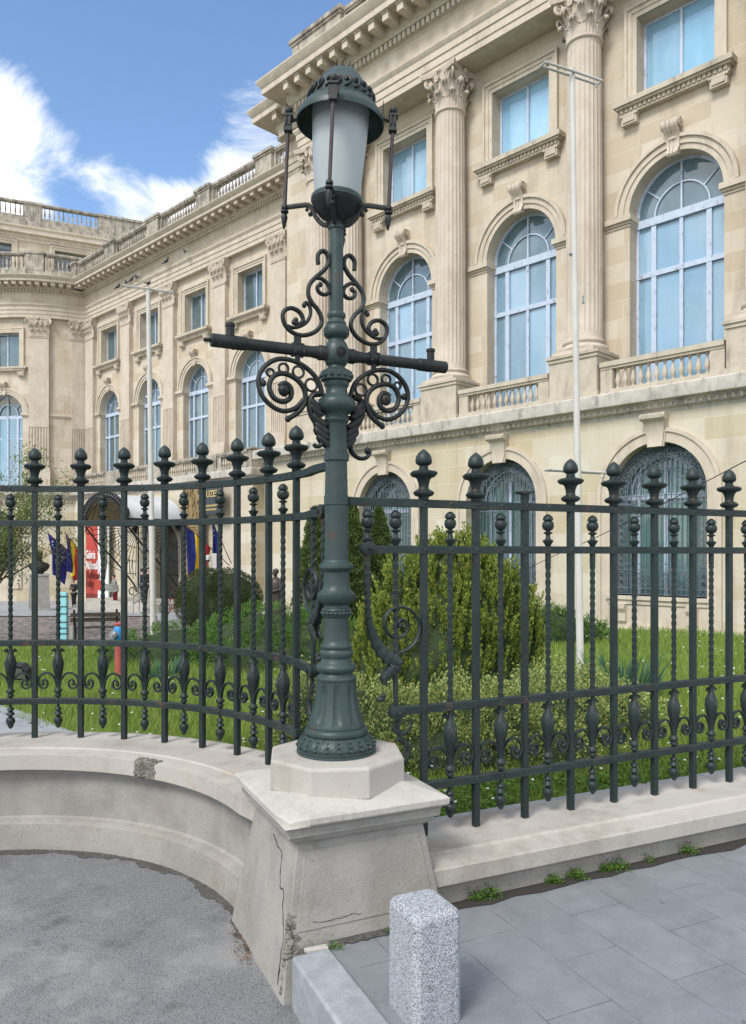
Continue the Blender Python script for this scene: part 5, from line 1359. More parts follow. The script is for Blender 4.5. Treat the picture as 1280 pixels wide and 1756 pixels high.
# ---------------------------------------------------------------- taller attic block behind
def attic():
    def mpf(x, y, z):
        X, Y = -29.9 + E1.x * x + E2.x * y, 62 + E1.y * x + E2.y * y
        a, b = w2b(X, Y); return (a, b, z)
    A = PAL
    ops_ = [dict(xc=xc, hw=1.25, zb=23, zt=26.75, arch=False, d=.5) for xc in (-4.8, -.45, 5.27, 10.5)]
    bent(wall_mb(-14, 30, 14, 28.6, ops_), mpf).build('attic_wall', M['wall'], A, sm=0)
    for xc in (-4.8, -.45, 5.27, 10.5):
        m = MB()
        for a, b, y in ((0, .2, -.04), (.2, .42, -.10)):
            h = 1.25 + (a + b) / 2; m.ribbon([(xc - h, 22.8), (xc - h, 26.75 + (a + b) / 2), (xc + h, 26.75 + (a + b) / 2), (xc + h, 22.8)], b - a, y, .02)
        bent(m, mpf).build('window_surround', M['trim'], A, sm=0)
        m = MB().box(xc - 1.25, xc + 1.25, .35, .4, 23, 26.75); w = bent(m, mpf).build('attic_window', M['pane_dark'], A, sm=0)
        m = MB()
        for i in range(9): x = xc - 1.2 + 2.4 * i / 8; m.box(x - .02, x + .02, .2, .24, 23, 26.7)
        for z in (24, 24.8, 25.6, 26.3): m.box(xc - 1.25, xc + 1.25, .19, .25, z - .02, z + .02)
        for i in range(8):
            x = xc - 1.05 + 2.4 * i / 8
            for z in (24.4, 25.2, 25.95): m.ribbon([(x + .13 * math.cos(PI * k / 4), z + .13 * math.sin(PI * k / 4)) for k in range(8)], .03, .2, .24, closed=True)
        bent(m, mpf).build('window_grille', M['grille'], w, sm=0)
    def sw(prof, name, mt, x0=-14, x1=30):
        m = MB(); m.rings([[(x, -o, z) for o, z in prof] for x in (x0, x1)]); bent(m, mpf).build(name, M[mt], A, sm=0)
    sw([(0, 27.05), (.10, 27.1), (.10, 27.3), (.22, 27.4), (.22, 27.55), (.5, 27.62), (.5, 27.95), (.60, 28.05), (.62, 28.2), (-.5, 28.25)], 'attic_cornice', 'trim')
    sw([(-.5, 28.24), (.48, 28.24), (.48, 28.62), (.30, 28.66), (.30, 28.95), (.12, 28.98), (-.5, 28.98)], 'attic_blocking_course', 'dirty')
    for a, b in ((-14, -9), (-7.5, -3.2), (-3.2, 1.67), (3.05, 7.4)):
        balustrade('attic_balustrade', lambda x, y, z: mpf(x, y + .1, z), a + (.8 if a == -3.2 else 0), b, 28.98, h=1.35, dep=.16, mt='dirty', end=.05, sp=.34)
    for a, b in ((1.67, 3.05), (7.4, 30), (-9, -7.5), (-3.2, -2.4)):
        bent(MB().box(a, b, -.12, .5, 28.98, 30.15).box(a - .05, b + .05, -.22, .6, 30.15, 30.34), mpf).build('parapet_block', M['dirty'], A, sm=0)
attic()
# entrance canopy: iron and glass barrel vault
def canopy():
    xc, hw = -28.8, 2.45; y0, y1 = -.4, 2.9; z0 = 3.55; rise = 1.35
    def ap(t, r=1.0): return (xc - hw * r * math.cos(t), z0 + rise * r * math.sin(t))
    c = MB(); n = 18
    c.rings([[(ap(PI * i / n)[0], y, ap(PI * i / n)[1]) for i in range(n + 1)] + [(ap(PI * i / n, .97)[0], y, ap(PI * i / n, .97)[1]) for i in range(n, -1, -1)] for y in (y0, y1)])
    C = c.build('entrance_canopy', M['canopy_glass'], PAL, sm=40)
    m = MB(); m.rings([[(ap(PI * i / n, .955)[0], y, ap(PI * i / n, .955)[1]) for i in range(n + 1)] + [(ap(PI * i / n, .945)[0], y, ap(PI * i / n, .945)[1]) for i in range(n, -1, -1)] for y in (y0 + .02, y1)]); m.build('canopy_lining', M['canopy_soffit'], C, sm=40)
    m = MB()
    for r in (1.02, 1.10, .86): m.ribbon([ap(PI * i / 24, r) for i in range(25)], .05, y0 - .06, y0 + .02)
    for i in range(24):
        x, z = ap(PI * (i + .5) / 24, 1.06); m.ball((x, y0 - .03, z), .075, 6)
        x, z = ap(PI * (i + .5) / 24, .91); m.ribbon([(x + .09 * math.cos(PI * k / 3), z + .09 * math.sin(PI * k / 3)) for k in range(6)], .03, y0 - .05, y0, closed=True)
    for k in range(-3, 4): m.tube([(xc + k * .7, y0, z0 - .05), (xc + k * .35, y0 - .03, z0 + rise * .84 - abs(k) * .12)], .025, 5)
    for yy in (y0 + .9, y0 + 1.9): m.ribbon([ap(PI * i / 24, .97) for i in range(25)], .07, yy, yy + .06)
    m.box(xc - hw - .1, xc + hw + .1, y0 - .1, y0 + .02, z0 - .28, z0 - .10)
    m.box(xc + hw - .05, xc + hw + .12, y0, y1, z0 - .28, z0); m.box(xc - hw - .12, xc - hw + .05, y0, y1, z0 - .28, z0)
    m.ball((xc + hw + .1, y0, z0 + .25), .30, 10, (1, .6, 1.1))
    # fan brackets under the sides, fixed to the wall
    for s in (-1, 1):
        x = xc + s * hw
        m.tube([(x, y1 + .02, z0 - .3), (x, y1 + .02, z0 - 4.2)], .05, 6)
        for k in range(13):
            a = R(4 + k * 7); L = 2.9 * (1 - .12 * math.sin(2 * a)); m.tube([(x, y1 - .05, z0 - .3), (x, y1 - .05 - L * math.cos(a), z0 - .3 - L * math.sin(a))], .018, 4)
        for L in (1.2, 2.0, 2.75): m.tube([(x, y1 - .05 - L * math.cos(R(4 + k * 7)), z0 - .3 - L * math.sin(R(4 + k * 7))) for k in range(13)], .022, 4)
        P = catmull([(x, y0 + .1, z0 - .35), (x, y0 + .9, z0 - 1.3), (x, y0 + 1.9, z0 - 2.3), (x, y1 - .3, z0 - 3.6), (x, y1 - .1, z0 - 4.1)], 5); m.tube(P, .05, 6)
        for k in range(7):
            y = y1 - .3 - .22 * k; m.tube([(x, y, z0 - 3.3 + .35 * k), (x, y - .05, z0 - 2.3 + .32 * k)], .022, 4)
        P = [(x, y1 - .35 + .22 * math.cos(t), z0 - 4.05 + .22 * math.sin(t)) for t in [k * PI / 5 for k in range(9)]]; m.tube(P, .035, 5)
        P = [(x, y0 + .30 + .2 * math.cos(t), z0 - .55 + .2 * math.sin(t)) for t in [k * PI / 5 for k in range(9)]]; m.tube(P, .03, 5)
    m.build('canopy_ironwork', M['iron_dark'], C, sm=40)
canopy()
# ---------------------------------------------------------------- plants
def fastmesh(name, V, F, m, smooth=False):
    me = bpy.data.meshes.new(name); V = np.asarray(V, dtype=np.float32); F = np.asarray(F, dtype=np.int32)
    me.vertices.add(len(V)); me.vertices.foreach_set('co', V.ravel())
    k = F.shape[1]; me.loops.add(F.size); me.loops.foreach_set('vertex_index', F.ravel())
    me.polygons.add(len(F)); me.polygons.foreach_set('loop_start', np.arange(0, F.size, k, dtype=np.int32)); me.polygons.foreach_set('loop_total', np.full(len(F), k, dtype=np.int32))
    me.materials.append(m); me.update(calc_edges=True)
    return me
def unit(a): return a / np.maximum(1e-6, np.linalg.norm(a, axis=1, keepdims=True))
def leaves(P, D, w, h, bend=.15):
    """diamond leaves: base points P, directions D, half width w, length h"""
    n = len(P); D = unit(D); r = unit(np.cross(D, unit(nrs.normal(size=(n, 3)))))
    nn = np.cross(r, D); w = np.broadcast_to(np.asarray(w, float).reshape(-1, 1), (n, 1)); h = np.broadcast_to(np.asarray(h, float).reshape(-1, 1), (n, 1))
    V = np.stack([P, P + D * h * .5 + r * w + nn * h * bend, P + D * h, P + D * h * .5 - r * w + nn * h * bend], 1).reshape(-1, 3)
    return V, np.arange(4 * n).reshape(-1, 4)
def obj(name, me, parent=None, loc=(0, 0, 0)):
    o = bpy.data.objects.new(name, me); COL.objects.link(o); o.location = loc
    if parent: o.parent = parent
    return o
def sph(n):
    v = nrs.normal(size=(n, 3)); return unit(v)
def thuja():
    X0, Y0 = .93, 9.3; z0 = terrain(X0, Y0)
    T = thing('golden_thuja', 'large bushy golden-green thuja behind the railing, right of the lamp', 'bush', (X0, Y0, z0))
    f = .00694
    lobes_ = [(785, 918, 88, 0), (700, 962, 66, -.15), (648, 1040, 40, .1), (855, 972, 52, .05), (897, 1030, 34, .15), (740, 935, 66, .35), (820, 950, 66, -.30), (760, 1000, 100, -.35), (690, 1060, 55, -.35)]
    PL, DL, WL_, HL, TP = [], [], [], [], []
    core = MB()
    for (u, vt, hw, dy) in lobes_:
        cx = (u - 640) / 1325 * (Y0 + dy) - X0; H = 1.65 - (vt - 951) / 1325 * (Y0 + dy) - z0; rw = hw * f
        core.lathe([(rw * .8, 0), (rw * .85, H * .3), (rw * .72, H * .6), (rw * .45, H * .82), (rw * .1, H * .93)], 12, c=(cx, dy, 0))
        n = int(230 * (rw / .5) * (H / 1.4)) + 60
        fz = nrs.rand(n) ** .8; a = nrs.rand(n) * 2 * PI
        prof = np.power(np.clip(1 - np.power(fz * .98, 2.6), 0, 1), .55) * (.86 + .14 * np.minimum(1, fz * 4))
        lump = 1 + .09 * np.sin(a * 4 + fz * 9) + .06 * np.sin(a * 9 + fz * 15)
        r = rw * prof * lump * (.72 + .22 * nrs.rand(n))
        B = np.stack([cx + r * np.cos(a), dy + r * np.sin(a), fz * H * .92], 1)
        out = np.stack([np.cos(a), np.sin(a), np.zeros(n)], 1)
        ax = unit(out * (.22 + .16 * nrs.rand(n, 1)) + np.array([0, 0, 1.0]) + nrs.normal(size=(n, 3)) * .05)
        for i in range(n):
            k = 56; L = .20 + .14 * nrs.rand(); t = nrs.rand(k, 1) ** .9
            side = unit(nrs.normal(size=(k, 3))); rad = .036 * (1 - t * .75)
            outer = (side * out[i]).sum(1, keepdims=True)
            TP.append(((t[:, 0] > .42) & (outer[:, 0] > -.5)) | ((t[:, 0] > .15) & (outer[:, 0] > .45)))
            PL.append(B[i] + ax[i] * t * L + side * rad * nrs.rand(k, 1) ** .5); DL.append(ax[i] * 1.1 + side * .6); WL_.append(.0065 + .005 * nrs.rand(k)); HL.append(.026 + .022 * nrs.rand(k))
    PL, DL, WL_, HL, TP = [np.concatenate(q) for q in (PL, DL, WL_, HL, TP)]
    for nm, k in (('foliage', ~TP), ('yellow_tips', TP)):
        V, F = leaves(PL[k], DL[k], WL_[k], HL[k]); obj(nm, fastmesh(nm, V, F, M['thuja' if nm == 'foliage' else 'thuja_tip']), T)
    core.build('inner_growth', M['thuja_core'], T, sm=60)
    MB().tube([(0, 0, -.2), (0, 0, .5)], .06, 8).build('trunk', M['bark'], T)
thuja()
def mound(name, label, cat, X0, Y0, blobs, mt, n, lw, lh, upb=.5, core='thuja_core', group=None, sprig=0, jag=.11):
    z0 = terrain(X0, Y0)
    T = thing(name, label, cat, (X0, Y0, z0), 0, group); PL, DL = [], []; c = MB()
    tot = sum(b[3] * b[5] + b[4] * b[5] for b in blobs)
    for (x, y, z, rx, ry, rz) in blobs:
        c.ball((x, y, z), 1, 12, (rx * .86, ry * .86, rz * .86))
        k = int(n * (rx * rz + ry * rz) / tot)
        s = sph(k); s[:, 2] = np.abs(s[:, 2]) * np.where(nrs.rand(k) < .75, 1, -1)
        lump = 1 + jag * np.sin(s[:, 0] * 7 + x * 5) * np.sin(s[:, 1] * 6 + 1) + jag * .8 * np.sin(s[:, 2] * 9 + s[:, 0] * 5) - .10 * nrs.rand(k)
        if sprig:
            g = nrs.randint(0, max(1, k // sprig), k); gs = s[:max(1, k // sprig)]
            off = nrs.normal(size=(k, 3)) * .035; s2 = gs[g % len(gs)]
            lump = lump[g % len(gs)]
            P = np.stack([x + rx * s2[:, 0] * lump, y + ry * s2[:, 1] * lump, z + rz * s2[:, 2] * lump], 1) + off + s2 * nrs.rand(k, 1) * .09
            D = s2 + np.array([0, 0, upb]) + nrs.normal(size=(k, 3)) * .5
        else:
            P = np.stack([x + rx * s[:, 0] * lump, y + ry * s[:, 1] * lump, z + rz * s[:, 2] * lump], 1)
            D = s + np.array([0, 0, upb]) + nrs.normal(size=(k, 3)) * .7
        keep = P[:, 2] > -.05; PL.append(P[keep]); DL.append(D[keep])
    P = np.concatenate(PL); D = np.concatenate(DL); m = len(P)
    V, F = leaves(P, D, lw * (.7 + .6 * nrs.rand(m)), lh * (.7 + .6 * nrs.rand(m)))
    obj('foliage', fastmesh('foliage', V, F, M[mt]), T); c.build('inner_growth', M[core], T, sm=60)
    return T
g = 'small-leaved variegated shrubs behind the railing'
mound('variegated_shrub', 'yellow-green variegated shrub in front of the golden thuja, nearest the lamp', 'shrub', .55, 6.1, [(-.35, 0, .12, .42, .40, .38), (.12, .1, .15, .45, .45, .40), (.0, -.3, .06, .50, .35, .28)], 'euonymus', 19000, .0092, .024, group=g, sprig=30, jag=.16)
mound('variegated_shrub', 'yellow-green variegated shrub in front of the golden thuja, before its right half', 'shrub', 1.28, 6.25, [(-.25, 0, .10, .42, .45, .38), (.2, .15, .12, .40, .40, .38), (0, -.3, .05, .5, .3, .25)], 'euonymus', 18000, .0092, .024, group=g, sprig=30, jag=.16)
mound('variegated_shrub', 'yellow-green variegated shrub round the foot of the nearer flagpole', 'shrub', 1.98, 6.7, [(-.2, 0, .10, .40, .4, .32), (.25, .1, .10, .35, .35, .26), (-.1, .9, .15, .5, .5, .34)], 'euonymus', 14000, .0092, .024, group=g, sprig=30, jag=.16)
mound('variegated_shrub', 'yellow-green variegated shrub left of the fluted lamp foot', 'shrub', -.50, 6.3, [(-.03, 0, .15, .26, .40, .52), (.35, .1, .15, .38, .4, .45)], 'euonymus', 11000, .0092, .024, group=g, sprig=30, jag=.16)
g = 'spreading junipers on the lawn'
mound('spreading_juniper', 'broad green spreading juniper on the lawn, nearest behind the curved railing', 'bush', -1.9, 14.2, [(-.1, .4, .3, 1.3, 1.1, .80), (.9, .2, .3, 1.1, 1.0, .72), (.2, -.4, .15, 1.1, .8, .55)], 'juniper', 26000, .009, .050, upb=.35, group=g, sprig=30)
mound('spreading_juniper', 'low green juniper running left toward the far flagpole', 'bush', -3.9, 15.6, [(0, 0, .15, 1.3, .9, .62), (1.1, -.2, .2, 1.0, .9, .66), (-.9, -.1, .05, .7, .6, .40)], 'juniper', 18000, .009, .050, upb=.35, group=g, sprig=30)
mound('spreading_juniper', 'dark green juniper between the golden thuja and the nearer flagpole', 'bush', 3.9, 16.5, [(-.3, 0, .2, .9, .8, .62), (.5, .2, .1, .7, .7, .45)], 'juniper', 12000, .009, .050, upb=.35, group=g, sprig=30)
mound('clipped_hedge', 'dense dark box bush clipped to a rounded drum beyond the curved railing', 'hedge', (375 - 640) / 1325 * 26, 26, [(-.35, 0, 1.05, 1.12, 1.2, 1.20), (.38, 0, 1.05, 1.12, 1.2, 1.18), (0, 0, .9, 1.45, 1.4, .95)], 'hedge', 36000, .016, .034, upb=.1, jag=.015)
def conifer(label, X0, Y0, H, rw, n=9000):
    z0 = terrain(X0, Y0); T = thing('cypress_tree', label, 'tree', (X0, Y0, z0), 0, 'dark cypresses behind the lamp')
    n = int(n * 1.5); fz = nrs.rand(n) ** .9; a = nrs.rand(n) * 2 * PI
    k = np.floor(fz * 17); r = rw * np.power(np.clip(1 - fz, 0, 1), .65) * (1 + .16 * np.sin(a * 3 + k * 2.1) + .10 * np.sin(a * 7 + k * 1.3)) * (.55 + .45 * np.sqrt(nrs.rand(n)))
    P = np.stack([r * np.cos(a), r * np.sin(a), .1 + fz * H], 1); D = np.stack([np.cos(a) * .7, np.sin(a) * .7, np.full(n, .9)], 1) + nrs.normal(size=(n, 3)) * .45
    V, F = leaves(P, D, .020 * (.6 + .8 * nrs.rand(n)), .085 * (.6 + .8 * nrs.rand(n)))
    obj('foliage', fastmesh('foliage', V, F, M['darkcon']), T); MB().lathe([(rw * .55, .05), (rw * .42, H * .4), (rw * .22, H * .7), (.03, H * .85)], 9).build('trunk', M['thuja_core'], T)  # this trunk is an added dark core, inner shade set in its colour
conifer('loose dark green cypress left of the lamp shaft, before the pale wall', (541 - 640) / 1325 * 17, 17, 3.05, .58, 8000)
conifer('dark green cypress directly behind the lamp shaft', (600 - 640) / 1325 * 18, 18, 3.25, .68, 10000)
conifer('dark green cypress showing between the lamp shaft and the golden thuja', (650 - 640) / 1325 * 18.5, 18.5, 3.0, .60, 9000)
def left_tree():
    Y0 = 24; X0 = (-14 - 640) / 1325 * Y0; z0 = terrain(X0, Y0)
    T = thing('young_tree', 'slender young tree with sparse pale spring leaves at the left edge', 'tree', (X0, Y0, z0))
    tr = MB(); tr.tube([(0, 0, -.2), (.03, 0, .8), (.12, 0, 1.7), (.2, .05, 2.6)], [.11, .09, .075, .055], 8)
    r_ = random.Random(5); tips = []
    for k in range(17):
        a = r_.random() * 2 * PI; h = 1.3 + r_.random() * 1.6; L = 1.5 + r_.random() * 1.2; el = R(18 + r_.random() * 50)
        if k < 7: a = (r_.random() - .5) * 1.2
        P = [(.15, 0, h)]
        for s in range(1, 5):
            t = s / 4; P.append((.15 + L * t * math.cos(a) * math.cos(el) + (r_.random() - .5) * .15, L * t * math.sin(a) * math.cos(el) + (r_.random() - .5) * .15, h + L * t * math.sin(el) + .15 * t * t))
        tr.tube(P, [.030, .020, .013, .009, .005], 5)
        for s in range(1, 5):
            for q in range(3):
                d = Vector((r_.random() - .5, r_.random() - .5, r_.random() - .2)) * 1.2; e = Vector(P[s]) + d * .6
                tr.tube([P[s], tuple((Vector(P[s]) + e) / 2 + Vector((0, 0, .05))), tuple(e)], [.007, .005, .003], 4); tips += [(Vector(P[s]) + e) / 2, e, e + d * .2]
    tr.build('trunk', M['bark'], T, sm=50)
    tp = np.array([tuple(t) for t in tips]); n = 11500; idx = nrs.randint(0, len(tp), n)
    P = tp[idx] + nrs.normal(size=(n, 3)) * .13; D = nrs.normal(size=(n, 3)) + np.array([0, 0, -.1])
    V, F = leaves(P, D, .021 * (.6 + .8 * nrs.rand(n)), .062 * (.6 + .8 * nrs.rand(n)))
    obj('crown', fastmesh('crown', V, F, M['tree']), T)
    T.scale = (1, 1, 1.17)
left_tree()
def irises(label, X0, Y0, n, spread, h):
    V, F = [], []
    for i in range(n):
        a = rnd.random() * 2 * PI; r = spread * math.sqrt(rnd.random()); bx, by = r * math.cos(a), r * math.sin(a) * .6
        lean = .25 * r / spread + rnd.random() * .15; L = h * (.7 + .5 * rnd.random()); w = .014 + rnd.random() * .008; ta = rnd.random() * PI
        tx, ty = math.cos(ta), math.sin(ta); b = len(V)
        for s in range(5):
            t = s / 4; x = bx + math.cos(a) * lean * L * t * t; y = by + math.sin(a) * lean * L * t * t; z = L * t * (1 - .08 * t); ww = w * (1 - t ** 2.2)+.001
            V += [(x - tx * ww, y - ty * ww, z), (x + tx * ww, y + ty * ww, z)]
        F += [(b + 2 * s, b + 2 * s + 1, b + 2 * s + 3, b + 2 * s + 2) for s in range(4)]
    o = obj('iris_clump', fastmesh('iris_clump', V, F, M['iris']), None, (X0, Y0, terrain(X0, Y0))); tag(o, label, 'plant', 'clumps of sword-leaved irises')
irises('sword-leaved iris clump right of the nearer flagpole', (1068 - 640) / 1325 * 9, 9, 130, .42, .50)
irises('small sword-leaved iris clump behind the curved railing', (282 - 640) / 1325 * 12.4, 12.4, 70, .35, .42)
irises('sword-leaved iris clump showing left of the lamp foot', (512 - 640) / 1325 * 9.5, 9.5, 50, .22, .36)
def inpoly(X, Y, poly):
    c = np.zeros(len(X), bool); n = len(poly)
    for i in range(n):
        x1, y1 = poly[i]; x2, y2 = poly[(i + 1) % n]
        c ^= ((y1 > Y) != (y2 > Y)) & (X < (x2 - x1) * (Y - y1) / ((y2 - y1) or 1e-9) + x1)
    return c
def lawn():
    n = 230000
    Yv = 3.7 * (26 / 3.7) ** nrs.rand(n); X = (nrs.rand(n) * 1.5 - .75) * Yv
    ok = np.array([garden(x, y) for x, y in zip(X, Yv)])
    s, t = st_of(X, Yv)
    a = (X - BX) * BC + (Yv - BY) * BS; b = -(X - BX) * BS + (Yv - BY) * BC
    ok &= ~inpoly(X, Yv, PATH) & ~inpoly(X, Yv, COURT) & ~inpoly(X, Yv, WALK) & (b < -.25) & ~((s > -.1) & (X > -.6) & (t < .34))
    ok &= ~((np.hypot(X - AX, Yv - AY) < AR + .30) & (X < .0))
    X, Yv = X[ok], Yv[ok]; n = len(X)
    Z = np.array([terrain(x, y) for x, y in zip(X, Yv)])
    dens = np.sin(X * 1.3 + 1) * np.sin(Yv * .9) + np.sin(X * 3.1) * np.cos(Yv * 2.3) * .5
    h = (.09 + .11 * nrs.rand(n)) * (1 + .25 * dens); near = Yv < 6.2; h[near] *= .65
    w = .0035 + .00045 * Yv
    a = nrs.rand(n) * 2 * PI; lx, ly = nrs.normal(size=n) * .35 * h, nrs.normal(size=n) * .35 * h
    V = np.stack([np.stack([X - w * np.cos(a), Yv - w * np.sin(a), Z - .01], 1), np.stack([X + w * np.cos(a), Yv + w * np.sin(a), Z - .01], 1), np.stack([X + lx, Yv + ly, Z + h], 1)], 1).reshape(-1, 3)
    o = obj('grass', fastmesh('grass', V, np.arange(3 * n).reshape(-1, 3), M['grass'])); o['kind'] = 'stuff'; o['label'] = 'long fresh green lawn grass behind the railings'; o['category'] = 'grass'
    # small flowers
    fl = MB(); k = 0
    while k < 300:
        y = 4.1 * (18 / 4.1) ** rnd.random(); x = (rnd.random() * 1.3 - .62) * y
        if not garden(x, y) or inpoly(np.array([x]), np.array([y]), PATH)[0] or y > 20: continue
        s_, t_ = st_of(x, y)
        if t_ < .25 and s_ > 0: continue
        r = .005 + .0009 * y; z = terrain(x, y) + .10 + rnd.random() * .10
        fl.lathe([(r, 0), (r * .9, .006), (.001, .008)], 6, c=(x, y, z)); k += 1
    fo = fl.build('lawn_flowers', M['flower'], sm=0); fo['kind'] = 'stuff'; fo['label'] = 'tiny white daisies scattered through the lawn'; fo['category'] = 'flowers'
    # broad-leaved ground cover by the railing
    n = 15000; s = .35 + nrs.rand(n) * 4.5; t = .30 + nrs.rand(n) ** 1.5 * .75
    X = CX + E1.x * s + E2.x * t; Yv = CY + E1.y * s + E2.y * t
    keep = (np.sin(s * 5) * np.sin(t * 7 + s) + nrs.rand(n)) > .1; X, Yv = X[keep], Yv[keep]; n = len(X)
    Z = np.array([terrain(x, y) for x, y in zip(X, Yv)]) + .01 + nrs.rand(n) * .075
    D = nrs.normal(size=(n, 3)) * np.array([1, 1, .25]) + np.array([0, 0, .15])
    V, F = leaves(np.stack([X, Yv, Z], 1), D, .013 * (.6 + .8 * nrs.rand(n)), .032 * (.6 + .8 * nrs.rand(n)))
    o = obj('ground_cover', fastmesh('ground_cover', V, F, M['weed'])); o['kind'] = 'stuff'; o['label'] = 'low broad-leaved weeds at the foot of the straight railing'; o['category'] = 'weeds'
lawn()
m = MB(); m.box(.4, 14, .165, .30, -.2, .20); o = m.build('back_paving', M['walk'], sm=0); o.location = (CX, CY, 0); o.rotation_euler = (0, 0, TH); struct(o)
def weeds():
    L = ['tiny weed tuft at the wall foot, just right of the bollard', 'weed tuft second from the bollard along the wall foot', 'small weed tuft third from the bollard along the wall foot', 'weed tuft fourth from the bollard, with one upright grass stem', 'weed tuft fifth from the bollard along the wall foot', 'weed tuft sixth from the bollard along the wall foot', 'sparse weed seventh from the bollard along the wall foot', 'far weed tuft at the wall foot near the right edge']
    for i, s in enumerate((.60, .67, 1.05, 1.19, 1.39, 1.47, 1.68, 1.96)):
        n = 190 if i not in (6,) else 60; sc = (1, 1.1, .9, 1, .9, 1, .8, 1.1)[i]
        P = np.stack([nrs.normal(size=n) * .026 * sc, nrs.normal(size=n) * .012, np.abs(nrs.normal(size=n)) * .022 * sc], 1); D = P * 12 + nrs.normal(size=(n, 3)) * .5 + np.array([0, -.3, .5])
        V, F = leaves(P, D, .0050, .013)
        if i == 3: V2, F2 = leaves(np.zeros((5, 3)), np.array([[.1, 0, 1], [-.2, 0, 1], [0, -.2, 1], [.3, -.1, 1], [-.4, 0, 1]]), .002, .075); F = np.concatenate([F, F2 + len(V)]); V = np.concatenate([V, V2])
        x, y = fw(s, -.300); o = obj('weed_tuft', fastmesh('weed_tuft', V, F, M['weed']), None, (x, y, .004)); tag(o, L[i], 'weed', 'weeds along the foot of the wall')
    for (s, t, lab, n) in ((.12, -.425, 'weed tuft at the pier foot behind the bollard', 150), (-.19, -.43, 'tiny weed between the pier foot and the kerb stone', 45)):
        P = np.stack([nrs.normal(size=n) * .025, nrs.normal(size=n) * .008, np.abs(nrs.normal(size=n)) * .018], 1); D = P * 12 + nrs.normal(size=(n, 3)) * .5 + np.array([0, -.2, .5])
        V, F = leaves(P, D, .005, .013); x, y = fw(s, t); o = obj('weed_tuft', fastmesh('weed_tuft', V, F, M['weed']), None, (x, y, .002)); tag(o, lab, 'weed', 'weeds at the pier foot')
    n = 150; a = R(9) + nrs.rand(n) * R(13); r = AR - .42 - nrs.rand(n) ** 2 * .07
    P = np.stack([AX + r * np.cos(a), AY + r * np.sin(a), np.full(n, -.183) + nrs.rand(n) * .006], 1)
    V, F = leaves(P, nrs.normal(size=(n, 3)) * np.array([1, 1, .2]), .004, .011)
    o = obj('leaf_litter', fastmesh('leaf_litter', V, F, M['leaflitter'])); o['kind'] = 'stuff'; o['label'] = 'dry brown leaf litter in the corner between curved wall and pier'; o['category'] = 'leaves'
weeds()

# ---------------------------------------------------------------- flagpoles
def flagpole(label, X0, Y0, H, r, dx, low, barL):
    z0 = terrain(X0, Y0); T = thing('flagpole', label, 'flagpole', (X0, Y0, z0))
    m = MB(); m.lathe([(r * 1.5, 0), (r * 1.5, .08), (r, .12), (r, H * .35), (r * .98, H * .352), (r * .90, H * .36), (r * .72, H)], 20); m.map(lambda x, y, z: (x + dx * z / H, y, z)); m.build('pole', M['whitepole'], T, sm=40)
    for z in ([H - .06, low] if low else [H - .04]):
        b = MB(); sx = dx * z / H
        for o_, dz in ((-.045, .0), (.045, -.0)):
            p = Vector((sx, 0, z)) + Vector((E2.x, E2.y, 0)) * (o_ + (.05 if z < H - .5 else 0)); d = Vector((E1.x, E1.y, 0)) * barL / 2
            b.tube([tuple(p - d), tuple(p + d)], .016, 6)
        for s in (-1, 1):
            p = Vector((sx, 0, z)) + Vector((E1.x, E1.y, 0)) * s * barL / 2; e = Vector((E2.x, E2.y, 0)) * .05
            b.tube([tuple(p - e), tuple(p + e)], .014, 6)
        b.ball(tuple(Vector((sx, 0, z - .06)) + Vector((E1.x, E1.y, 0)) * barL * .44), .02, 6)
        b.build('crossbar', M['whitepole'], T, sm=40)
    m = MB(); m.box(r * .7, r * 1.1, -.03, .03, H * .62, H * .62 + .1); m.ball((dx * .7 - r, 0, H * .70), .03, 6); m.build('cleat', M['steel'], T)
X1 = (996 - 640) / 1325 * 10
flagpole('tall cream flagpole with two crossbars standing right of the golden thuja', X1, 10, 7.94 - terrain(X1, 10), .047, -.11, 2.73 - terrain(X1, 10), .92)
X2 = (263.5 - 640) / 1325 * 18.3
flagpole('slimmer-looking cream flagpole with a pigeon on its crossbar, beyond the curved railing', X2, 18.3, 7.98 - terrain(X2, 18.3), .07, -.13, None, 1.15)

# ---------------------------------------------------------------- wall flags
def flag(label, base, tip, cols, H, w, ph):
    T = thing('wall_flag', label, 'flag', base)
    d = Vector(tip) - Vector(base); m = MB(); m.tube([(0, 0, 0), tuple(d)], .022, 6); m.ball(tuple(d), .04, 6); m.build('flagstaff', M['bark'], T)
    n = len(cols)
    for ci, c in enumerate(cols):
        rr = []
        for j in range(11):
            row = []
            for i in range(5):
                t = (ci + i / 4) / n; q = 1 - t * w; a = d * q; f = j / 10
                # cloth hangs from the staff, gathering as it falls
                g_ = 1 - .45 * f
                cx = d * (1 - .5 * w)
                x = cx.x + (a.x - cx.x) * g_ + .10 * math.sin(t * 13 + ph + f * 2) * (.3 + f); y = cx.y + (a.y - cx.y) * g_ + .14 * math.cos(t * 15 + ph) * (.3 + f)
                row.append((x, y, a.z - .03 - f * H * (1 - .10 * t)))
            rr.append(row)
        m = MB(); k = 5
        m.add([p for r in rr for p in r], [(i * k + j, i * k + j + 1, (i + 1) * k + j + 1, (i + 1) * k + j) for i in range(10) for j in range(4)])
        o = m.build('cloth_band' if n > 1 else 'cloth', M[c], T, sm=60)
        sd = o.modifiers.new('thick', 'SOLIDIFY'); sd.thickness = .012
        if n == 1:
            s = MB()
            for k_ in range(9):
                f, i = .15 + .55 * ((k_ * 37) % 10) / 10, 1 + (k_ * 7) % 3
                p = rr[int(f * 10)][i]
                for dy in (-.03,): s.ball((p[0] - .0, p[1] + dy, p[2]), .05, 6, (1, .3, 1))
            s.build('star_ring', M['white'], o, sm=0)
def bw(x, y, z): X, Y = b2w(x, y); return (X, Y, z)
